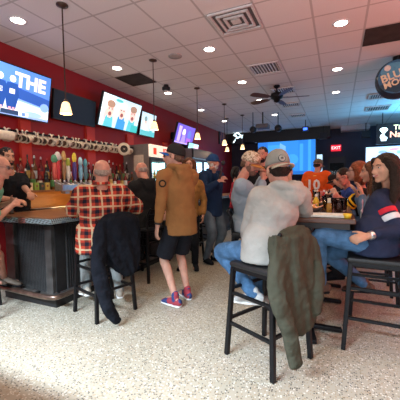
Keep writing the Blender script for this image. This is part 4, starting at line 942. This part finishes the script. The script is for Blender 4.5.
        if smile: t = MB().tube([P(-.016, .092, -.054), P(0, .099, -.0565), P(.016, .092, -.054)], [.002*s, .0042*s, .002*s], n=6); ch(t, 'teeth', WHITE, smooth=True)
    if glasses:
        t = MB()
        for g in (-1, 1):
            pts = [P(g*.034+.023*math.cos(2*PI*k/12), .096, .006+.017*math.sin(2*PI*k/12)) for k in range(13)]; t.tube(pts, [.0022*s]*13, n=5, sub=1)
            t.bar(P(g*.057, .094, .012), P(g*.080, -.005, .010), .004)
        t.bar(P(-.011, .098, .010), P(.011, .098, .010), .004); go = ch(t, 'glasses', glasses)
        for g in (-1, 1): t = MB().ell(P(g*.034, .095, .006), (.021*s, .0012, .015*s), ax=A); ch(t, 'lens', mat('lens_tint', (.16, .12, .10), .1), go, smooth=True)
    if cap:
        kind = cap['kind']; cm = cap['m']; t = MB()
        B = A @ Matrix.Rotation(cap.get('tilt', 0), 3, 'X')
        Bz = B @ Matrix.Rotation(PI, 3, 'Z') if kind == 'back' else B
        Q = lambda x, y, z: hc+B@V((0, -.012*s, .035*s))+Bz@V((x*s, y*s, z*s))
        rx, ry, rzz = .086, .103, cap.get('h', .098); n = 22; rings = 8; vs = []; fs = []
        for j in range(rings+1):
            th = (PI/2+.12)*(j/rings)
            for k in range(n):
                a = 2*PI*k/n; zz = rzz*math.cos(th); fr = 1.0
                if kind != 'beanie' and math.sin(a) > 0: zz = zz+.010*math.sin(a)*math.sin(th)
                vs.append(Q(rx*math.sin(th)**.85*math.cos(a), ry*math.sin(th)**.85*math.sin(a), zz))
        for j in range(rings):
            for k in range(n): fs.append((j*n+k, (j+1)*n+k, (j+1)*n+(k+1) % n, j*n+(k+1) % n))
        t.add(vs, fs); co = ch(t, 'cap' if kind != 'beanie' else 'beanie', cm, smooth=True)
        sol = co.modifiers.new('t', 'SOLIDIFY'); sol.thickness = .006
        if kind == 'beanie':
            t = MB(); t.tube([Q(rx*1.02*math.cos(2*PI*k/16), ry*1.02*math.sin(2*PI*k/16), -.008) for k in range(17)], [.016]*17, n=8, sub=2); ch(t, 'folded_rim', cm, co, smooth=True)
        else:
            t = MB(); vs = []; n = 12; Lb = .082; wd = .074
            up_, lo = [], []
            for k in range(n+1):
                a = PI*k/n; x0 = wd*math.cos(a); yb = ry*.92*math.sqrt(max(0, 1-(x0/rx)**2)); 
                up_.append((x0, yb, -.012-.3*x0*x0/.08*0 - 2.2*x0*x0)); lo.append((x0*1.02, yb+Lb*math.sin(a)**.6, -.018-2.6*x0*x0-.10*Lb))
            pts = [Q(*p) for p in up_]+[Q(*p) for p in lo]; m_ = n+1; dn = Bz@V((0, 0, -.005))
            vs = pts+[p+dn for p in pts]; N2 = 2*m_; fs = []
            for k in range(n): fs += [(k, k+1, m_+k+1, m_+k), (N2+k, N2+m_+k, N2+m_+k+1, N2+k+1), (m_+k, m_+k+1, N2+m_+k+1, N2+m_+k), (k, N2+k, N2+k+1, k+1)]
            t.add(vs, fs); ch(t, 'brim', cap.get('brim', cm), co, smooth=True)
            t = MB().ell(Q(0, 0, rzz+.002), (.008, .008, .005), ax=Bz); ch(t, 'button', cap.get('brim', cm), co, smooth=True)
            if cap.get('patch'):
                t = MB(); c = Q(0, ry*.90, .050); nn = (Bz@V((0, .9, .42))).normalized(); Rr = nn.to_track_quat('Z', 'Y').to_matrix(); rr = cap.get('pr', .026)
                t.lathe([(rr, -.012), (rr, .006), (rr*.8, .008), (.002, .008)], c, 20, m=cap['patch'][0], ax=Rr); t.lathe([(rr*.78, .0085), (rr*.62, .0095), (.002, .0095)], c, 20, m=cap['patch'][1], ax=Rr)
                pm = [(-.35, -.2), (-.1, .3), (.05, .0), (.2, .25), (.4, -.2)]; t.tube([c+Rr@V((a*rr, b_*rr, .011)) for a, b_ in pm], [.0025]*5, n=5, m=cap['patch'][0])
                ch(t, 'round_patch', None, co)
    info = dict(root=root, base=base, Rz=Rz, S=S, E=E_, W=W, nb=nb, hc=hc, A=A, KN=KN, AN=AN, pel=pel, che=che, ch=ch, s=s0, upc=upc, wai=wai, s_=s)
    return info
def local_text(info, nm, txt, at, outward, size, m, up=(0, 0, 1)):
    n = V(outward).normalized(); u = V(up); x = u.cross(n).normalized(); z = n.cross(x)
    mb = MB(); text_geo(mb, txt, at, x, z, size, m, .002, .03); return info['ch'](mb, nm, m)
CAMTO = lambda x, y: V((-x, -y, 0))
# ---- hooded man, seated nearest
HOODG = cloth('grey_marl_fleece', (.36, .345, .315), .3, .08)
p = person('seated man in light grey hoodie and backward grey cap, seen from behind', SH_, FH, seat=.745, H=1.76, lean=0, twist=-.45, skin=SKIN, vox=.0085, fat=.98, apart=.95, nbp=pd(282, 188, 2.36), head=pd(277, 169.5, 2.40), hs=1.08,
    look=(-.62, .78, -.05), wr=(pd(246, 246, 2.62), pd(285, 225, 2.8)), el=(V((-1, -.2, -.5)), V((1, -.4, -.5))), kn=(pd(228, 257, 2.56), pd(247, 255, 2.82)), an=(pd(254, 294, 2.42), pd(262, 296, 2.66)),
    top=HOODG, topname='hoodie', topfold=.018, hem=.02, hood=True, legs=DENIM, legname='jeans', shoe=mat('grey_sneaker', (.42, .40, .38), .7, 0, .25, 40), sole=WHITE,
    hair='short', hairc=hairm('dark_brown', (.020, .010, .006)), cap=dict(kind='back', m=cloth('taupe_cap', (.25, .24, .21), .3), brim=cloth('cream_brim', (.50, .44, .34), .3), tilt=-.10, h=.112))
# logo patch on the cap panel above the ear side that faces the room
hc, A, ch = p['hc'], p['A'], p['ch']
for o in p['root'].children:
    if o.name.startswith('cap'): capo = o
dl_ = p['Rz'].transposed() @ V((.50, -.86, 0)).normalized(); t = MB(); c = hc+dl_*.098+V((0, 0, .078)); nn = (dl_+V((0, 0, .32))).normalized(); Rr = nn.to_track_quat('Z', 'Y').to_matrix()
t.lathe([(.029, -.016), (.029, .010), (.024, .011)], c, 20, m=mat('patch_dark', (.05, .05, .05), .7), ax=Rr); t.lathe([(.024, .0112), (.002, .0125)], c, 20, m=mat('patch_grey', (.30, .29, .26), .7), ax=Rr); t.box(c+nn*.0125, (.020, .012, .002), m=MATS['patch_dark'], rot=Rr)
ch(t, 'round_patch', None, capo)
# ---- plaid man
p = person('bald grey haired man in red and yellow plaid shirt, seated with his back turned', SP_, V((-.78, .62, 0)), seat=.745, H=1.76, lean=.0, skin=SKINR, vox=.010, fat=1.26, nbp=pd(101.5, 188, 3.12), head=pd(102, 172.5, 3.16), hs=1.08,
    wr=(pd(84, 209, 3.46), pd(116, 209, 3.44)), el=(V((-1.0, -.4, -.7)), V((1.4, -.5, -.35))), kn=(pd(86, 250, 3.45), pd(112, 246, 3.6)), an=(pd(86, 288, 3.35), pd(120, 290, 3.40)),
    top=PLAID, topname='plaid_shirt', topfold=.02, hem=.13, collar=True, sleeve=.99, legs=mat('grey_denim', (.20, .21, .20), .85, 0, .2, 14, .3), legname='jeans', shoe=mat('tan_sneaker', (.36, .30, .24), .7), sole=WHITE, facep=True, neckr=.064,
    hair='fringe', hairc=hairm('silver', (.34, .26, .21)))
# ---- bald man in black jacket
p = person('bald man in black jacket bent over the bar beside the plaid man', (-2.52, 3.62), V((-.85, .45, 0)), seat=.745, H=1.76, lean=.0, skin=SKINR, vox=.011, fat=1.15, look=(-.9, .15, -.35), nbp=pd(146, 182, 4.3), head=pd(141.5, 171, 4.35), kn=(V((-2.76, 3.7, .83)), V((-2.72, 3.95, .83))), an=(V((-2.72, 3.75, .30)), V((-2.68, 3.95, .30))),
    wr=(pd(135, 205, 4.6), pd(160, 212, 4.7)), top=cloth('black_jacket', (.014, .014, .014), .4), topname='jacket', hood=True, hem=.08, legs=cloth('black_trousers', (.012, .012, .014)), hair='fringe', hairc=hairm('silver', (1, 1, 1)))
# ---- tan hoodie man
TAN = cloth('caramel_fleece', (.27, .125, .045), .3, .10)
p = person('standing man in caramel hoodie, black shorts and dark cap with blue brim', (-1.58, 2.98), V((-.90, .42, 0)), H=1.76, skin=SKIN, vox=.0085, fat=.98, lean=.0, twist=-.15, nbp=pd(178, 169, 3.36), head=pd(174, 156.5, 3.34),
    hs=1.08, look=(-.95, -.25, .0), wr=(pd(157, 231, 3.22), pd(170, 212, 3.65)), el=(V((-.4, -1, 0)), V((.4, -.3, -1))), curl=(.45, .6), palm=(V((1, -.2, 0)), None),
    an=(pd(175, 296, 3.33), pd(187, 290, 3.55)), top=TAN, topname='hoodie', topfold=.020, hem=.09, sleeve=.9, hood=True, legs=cloth('black_shorts', (.012, .013, .018)), legname='shorts', short=True,
    shoe=blotch('maroon_navy_knit', [(.28, .03, .05), (.30, .03, .05), (.02, .04, .14)], 9), sole=mat('white_sole', (.75, .74, .72), .5), hair='crop', hairc=hairm('brown_grey', (.14, .08, .05)), glasses=mat('thin_frame', (.10, .09, .08), .3), cap=dict(kind='front', m=cloth('dark_cap', (.022, .020, .020), .3), brim=cloth('blue_brim', (.015, .10, .36), .3), tilt=.26))
c = p['ch']; L_ = p['W'][0]; E0 = p['E'][0]; d = (L_-E0).normalized()
t = MB(); t.tube([L_-d*.035, L_-d*.018], [.036, .036], n=14, capped=False); c(t, 'wristwatch', BLKPL, smooth=True)
t = MB(); q0 = lerp(p['S'][0], E0, .32); n_ = (q0-p['upc']); n_ = (Matrix.Rotation(0, 3, 'Z') @ V((-.55, -.8, 0))).normalized(); t.lathe([(.040, .062), (.040, .090), (.002, .091)], q0, 18, ax=n_.to_track_quat('Z', 'Y').to_matrix()); em = c(t, 'sleeve_emblem', cloth('emblem_black', (.02, .02, .015), .2))
t = MB(); t.lathe([(.024, .0915), (.012, .092), (.011, .092)], q0, 14, ax=n_.to_track_quat('Z', 'Y').to_matrix()); c(t, 'emblem_ring', TAN, em)
# ---- navy jacket man with microphone
NVJ = cloth('navy_jacket', (.012, .028, .070), .4)
p = person('standing grey bearded man in navy jacket and knit cap holding a dark microphone', (-1.94, 4.73), V((.80, -.35, 0)), H=1.83, skin=SKINR, vox=.011, fat=1.10, lean=.04,
    look=(.95, -.22, -.10), wr=(pd(214, 172, 4.80), pd(219, 181, 4.72)), el=(V((-.5, -.3, -1)), V((.6, -.3, -1))), curl=(1.1, 1.1), palm=(V((1, .2, 0)), V((-1, .2, 0))), top=NVJ, topname='jacket', hem=.12, collar=True,
    legs=mat('grey_blue_jeans', (.10, .13, .16), .85, 0, .25, 10, .3), legname='jeans', hair='crop', hairc=hairm('white', (.60, .56, .50)), beard=hairm('white', (1, 1, 1)), cap=dict(kind='beanie', m=cloth('navy_knit', (.015, .05, .14), .5)))
m0_ = pd(223, 163, 4.70); m1_ = pd(219.5, 179, 4.68)
t = empty('microphone', m1_, 'dark handheld microphone at the bearded man\'s mouth', 'microphone')
MB().bar(m1_, lerp(V(m1_), V(m0_), .75), .028).build('handle', BLKPL, t, bevel=.008); MB().ell(m0_, (.032, .032, .038)).build('head', BLKPL, t, smooth=True)
# ---- camouflage cap man
CAMO = blotch('camouflage_cloth', [(.10, .07, .04), (.50, .40, .28), (.62, .52, .40), (.30, .20, .12)], 26)
p = person('seated man in pale blue grey sweatshirt and tan camouflage cap, fist at his mouth', SC_, V((.80, .25, 0)), seat=.745, H=1.80, lean=.0, skin=SKINR, vox=.010, fat=1.24, nbp=pd(241, 181, 3.72), head=pd(250.5, 164, 3.72), hs=1.16,
    look=(.92, -.10, -.30), wr=(pd(262, 176, 3.95), pd(263, 180, 3.70)), el=(V((-.4, -.3, -1)), V((.5, -.3, -1))), curl=(1.5, 1.4), palm=(V((1, -.5, 0)), V((-1, -.5, 0))), top=cloth('pale_blue_sweatshirt', (.26, .32, .38), .3, .08), topname='sweatshirt', hem=.03,
    legs=DENIM, legname='jeans', hair='crop', hairc=hairm('brown_grey', (1, 1, 1)), beard=hairm('stubble', (.20, .11, .08)), cap=dict(kind='front', m=CAMO, brim=cloth('orange_brown_brim', (.42, .17, .05), .3), tilt=-.05))
# ---- smiling woman at the right
p = person('smiling dark haired woman in navy top with red and white sleeve bands', SW_, V((-.97, .10, 0)), seat=.745, H=1.70, lean=.0, twist=-.4, apart=.9, skin=SKINT, vox=.0085, fat=1.0, nbp=pd(389.5, 194, 2.60), head=pd(384.5, 168.5, 2.50), neckr=.050, hs=1.08,
    look=(-.80, -.60, -.03), wr=(pd(368, 236, 2.30), pd(362, 233, 2.48)), el=(V((-.35, -.75, -1)), V((.9, -.8, -.2))), curl=(.9, .8), palm=(V((.8, .2, -.6)), V((-.8, .2, -.6))),
    kn=(pd(324, 240, 2.50), pd(342, 240, 2.72)), an=(pd(320, 284, 2.58), pd(364, 284, 2.85)),
    top=cloth('navy_jersey', (.022, .028, .060), .3), topname='jersey', hem=.02, sleeve=.88, stripes=[('red_band', cloth('band_red', (.60, .03, .05), .3), .36, .50), ('white_band', cloth('band_white', (.66, .68, .72), .3), .56, .72)],
    legs=DENIM, legname='jeans', shoe=mat('brown_suede_boot', (.10, .045, .03), .8), sole=BLKCL, hair='long', hairc=hairm('dark_brown', (1, 1, 1)), smile=True)
c = p['ch']; d = (p['W'][0]-p['E'][0]).normalized(); t = MB(); t.tube([p['W'][0]-d*.040, p['W'][0]-d*.012], [.034, .033], n=14, capped=False); c(t, 'wristwatch', CHROME, smooth=True)
t = MB().ell(p['hc']+p['A']@V((-.084, .0, -.040)), (.006, .006, .006)); c(t, 'earring', WHITE, smooth=True)
t = MB(); mm = mat('print_pink', (.62, .30, .34), .7); q = p['che']; 
for (a, b_, r1) in ((-.06, .07, .035), (-.02, .03, .03), (-.07, .0, .028), (.03, .06, .03)): t.ell(q+V((a-.03, .150, b_)), (r1, .006, r1*.8), m=mm)
c(t, 'chest_print', mm, smooth=True); local_text(p, 'chest_lettering', 'NY', q+V((.06, .166, -.05)), (0, 1, 0), .10, mat('print_white', (.7, .7, .7), .7))
# ---- denim woman, hands clasped
p = person('woman in denim jacket behind the smiling woman, fingers raised before her face', (.34, 3.52), V((-.97, .05, 0)), seat=.745, H=1.66, lean=.0, skin=SKINT, vox=.009, nbp=pd(378, 194, 3.1), head=pd(371, 172, 3.08), neckr=.05,
    look=(-.98, -.05, -.05), wr=(pd(362, 195, 2.95), pd(358, 196, 3.08)), el=(V((-.4, -.3, -1)), V((.4, -.3, -1))), curl=(.5, .35), palm=(V((.3, .9, .2)), V((-.3, .9, .2))), top=mat('faded_denim', (.09, .15, .23), .85, 0, .25, 16, .4), topname='denim_jacket', collar=True,
    legs=cloth('black_trousers', (1, 1, 1)), hair='long', hairc=hairm('chestnut', (.13, .05, .022)))
# ---- yellow stripes
p = person('auburn haired woman with glasses in black top with yellow sleeve stripes', (.36, 4.22), V((-.97, .0, 0)), seat=.745, H=1.66, lean=.0, skin=SKIN, vox=.010, nbp=pd(362, 190, 3.72), head=pd(357, 172, 3.65), hs=1.1, neckr=.05,
    look=(-1, .05, .12), wr=(pd(336, 194, 3.9), pd(338, 197, 3.65)), el=(V((-.6, -.3, -1)), V((.4, -.3, -1))), top=BLKCL, topname='jersey', sleeve=.50, stripes=[('yellow_stripe', cloth('yellow_band', (.80, .48, .02), .3), .52, .60), ('lower_yellow_stripe', cloth('yellow_band', (1, 1, 1)), .70, .78)],
    legs=DENIMD, hair='bob', hairc=hairm('auburn', (.22, .055, .018)), glasses=mat('dark_frame', (.03, .02, .02), .3))
# ---- blue top man with glasses
p = person('man with glasses in dark blue top leaning over the far table', (.38, 5.08), V((-.95, -.1, 0)), seat=.745, H=1.72, lean=.0, skin=SKINR, vox=.012, nbp=pd(348, 189, 4.7), head=pd(343.5, 177, 4.6), hs=1.1, look=(-.85, -.25, -.45),
    wr=(pd(328, 196, 4.9), pd(326, 194, 4.6)), top=cloth('royal_blue_top', (.03, .06, .25), .3), topname='jersey', sleeve=.5, legs=DENIMD, hair='short', hairc=hairm('dark_brown', (1, 1, 1)), glasses=MATS['dark_frame'])
p = person('person in dark top with dark cap bending over the far end of the table', (.32, 6.1), V((-.9, -.3, 0)), seat=.70, H=1.60, lean=.26, skin=SKINR, vox=.013, head=pd(333, 180, 5.9), look=(-.7, -.5, -.5), top=BLKCL, wr=(pd(322, 193, 6.0), pd(326, 193, 5.7)), legs=BLKCL, hair='short', hairc=hairm('dark_brown', (1, 1, 1)), cap=dict(kind='front', m=cloth('dark_cap', (1, 1, 1)), tilt=.0))
# ---- orange jersey
ORJ = cloth('orange_jersey', (.72, .10, .015), .3, .06)
p = person('broad man in orange jersey with white number, back turned before the big screen', (-.42, 6.75), V((.25, .95, 0)), H=1.84, skin=SKINR, vox=.012, fat=1.28, lean=.10, look=(.6, .8, -.2), wr=(None, None), top=ORJ, topname='jersey', sleeve=.50, hem=.16,
    legs=DENIMD, hair='crop', hairc=hairm('dark_brown', (1, 1, 1)), beard=hairm('dark_brown', (1, 1, 1)), cap=dict(kind='front', m=blotch('camo_dark', [(.03, .03, .02), (.16, .14, .08), (.08, .06, .04), (.20, .16, .10)], 26), tilt=0))
local_text(p, 'jersey_number', '10', p['che']+V((0, -.222, -.06)), (0, -1, 0.0), .28, mat('number_white', (.78, .74, .72), .7))
t = MB().ell(p['upc']+V((0, -.140, .0)), (.045, .006, .025)); p['ch'](t, 'jersey_emblem', mat('emblem_yellow', (.75, .45, .08), .7), smooth=True)
# ---- green shirt man and bartender
p = person('older man with glasses in mint green t-shirt, arm on the bar at the left edge', (-3.62, 1.82), V((.72, .68, 0)), seat=.745, H=1.72, lean=.0, skin=SKINR, vox=.009, fat=1.05, nbp=pd(-4, 185, 3.02), head=pd(1, 168, 3.05), look=(.80, .45, -.08),
    wr=(pd(10, 203, 3.30), pd(13, 205, 3.12)), el=(V((-.6, -.3, -.6)), V((.8, -.4, -.6))), curl=(.6, .7), kn=(pd(-12, 236, 3.2), pd(-3, 238, 3.1)), an=(pd(-14, 279, 3.3), pd(4, 278, 3.50)), top=cloth('mint_tee', (.16, .42, .30), .3, .06), topname='t_shirt', sleeve=.45, legs=BLKCL, legname='shorts', short=True, shoe=mat('sandal_brown', (.10, .07, .05), .7), hair='fringe', hairc=hairm('silver', (1, 1, 1)), glasses=MATS['dark_frame'])
p = person('bearded bartender in black t-shirt leaning one hand on the bar', (-3.97, 2.72), V((.90, .20, 0)), H=1.84, skin=SKINT, vox=.010, fat=1.08, lean=.0, nbp=pd(9, 174, 3.9), head=pd(7, 157, 3.85), look=(.90, -.10, -.10),
    wr=(pd(31, 196, 3.62), pd(14, 200, 3.55)), el=(V((-.4, -.6, -.4)), V((.6, -.6, -.4))), curl=(.9, .5), palm=(V((.3, .2, -1)), V((-.2, .1, -1))), top=BLKCL, topname='t_shirt', sleeve=.46, legs=BLKCL, hair='crop', hairc=hairm('black', (.012, .010, .010)), beard=hairm('black', (1, 1, 1)))
# ---- people farther back
p = person('brown haired woman in gold brown knit mostly hidden behind the caramel hoodie', pd(187.5, 166, 4.7), V((.3, -.9, 0)), H=1.66, skin=SKINT, vox=.012, head=pd(189, 165, 4.72), look=(.4, -.9, 0), top=cloth('gold_brown_knit', (.30, .14, .04), .5, .3), topname='sweater', legs=BLKCL, hair='long', hairc=hairm('chestnut', (1, 1, 1)))
p = person('dark haired woman in red top partly behind the microphone holder', pd(236, 172, 6.4), V((.9, .2, 0)), H=1.62, skin=SKIN, vox=.013, head=pd(236.5, 172, 6.4), look=(.8, .5, 0), top=cloth('wine_red_top', (.30, .02, .04), .3), topname='sweater', legs=BLKCL, hair='bob', hairc=hairm('black', (1, 1, 1)))
p = person('dark haired person between the two caps, facing the camera', pd(262.5, 155, 4.75), V((.1, -.95, 0)), H=1.90, skin=SKINR, vox=.013, head=pd(262.5, 155, 4.75), look=(-.1, -.95, -.1), top=BLKCL, legs=BLKCL, hair='crop', hairc=hairm('black', (1, 1, 1)), beard=hairm('black', (1, 1, 1)))
p = person('person in maroon jersey just right of the backward cap', (-.80, 5.7), V((.2, .95, 0)), seat=.70, H=1.60, skin=SKINR, vox=.013, head=pd(289, 172, 5.8), look=(.5, .8, 0), top=cloth('maroon_jersey', (.22, .01, .05), .3), topname='jersey', legs=BLKCL, hair='short', hairc=hairm('dark_brown', (1, 1, 1)))
copy_tree(st0, (-.80, 5.7, 0), ang((.2, .95)), 'black bar stool under the person in the maroon jersey'); copy_tree(st0, (.32, 6.1, 0), ang((-.9, -.3)), 'black bar stool at the farthest table end')
# ================================================================== JACKETS OVER STOOL BACKS
def drape(label, S, F, m, outline, sleeve, cat='jacket', nm='jacket', lining=None, knots=0):
    """outline: (u, half width, centre offset, back offset, thickness) rings from the top down in the stool frame"""
    rz = ang(F); t = MB()
    pts = [V((o[2], o[3], o[0])) for o in outline]; rad = [(o[1], o[4]) for o in outline]
    t.tube(pts, rad, side=(1, 0, 0), n=44, sub=6, rip=lambda a, k: 1+(.16*math.sin(a*7+k*5)+.10*math.sin(a*13-k*7))*min(1, k*1.6))
    for sl in sleeve:
        t.tube([V(q[:3]) for q in sl], [(q[3], q[3]*.75) for q in sl], side=(1, 0, 0), n=14, rip=lambda a, k: 1+.08*math.sin(a*3+k*26))
    o = t.build(nm, m, None, remesh=.010, sm=3, disp=.022, dsize=.07); o.location = (*S, 0); o.rotation_euler.z = rz
    tag(o, label, cat); return o
OLV = cloth('olive_twill', (.052, .050, .034), .3, .12)
ja = drape('olive green jacket hanging over the stool back behind the hooded man', SH_, FH, OLV,
    [(1.00, .17, -.03, -.235, .04), (.96, .22, -.03, -.24, .075), (.86, .225, -.06, -.26, .065), (.72, .20, -.07, -.28, .06), (.58, .19, -.05, -.29, .055), (.44, .17, -.01, -.30, .05), (.34, .13, .02, -.30, .04)],
    [[(-.19, -.25, .93, .06), (-.26, -.28, .78, .068), (-.28, -.31, .60, .066), (-.22, -.34, .42, .060), (-.18, -.35, .26, .055), (-.155, -.35, .17, .052)], [(.15, -.27, .92, .05), (.17, -.31, .72, .055), (.13, -.33, .56, .055), (.11, -.33, .44, .05)]])
JB = cloth('navy_black_knit', (.006, .007, .011), .4, .2)
jb = drape('black jacket over the stool back behind the plaid man, sleeve nearly touching floor', SP_, FP, JB,
    [(1.03, .18, .04, -.235, .04), (.98, .235, .04, -.24, .075), (.86, .24, .03, -.26, .065), (.72, .22, .05, -.28, .065), (.58, .16, .09, -.29, .06), (.46, .09, .13, -.29, .05)],
    [[(-.16, -.25, .95, .06), (-.21, -.29, .80, .070), (-.24, -.32, .60, .074), (-.23, -.36, .38, .070), (-.20, -.40, .20, .062), (-.15, -.42, .09, .048), (-.12, -.42, .055, .040)]])
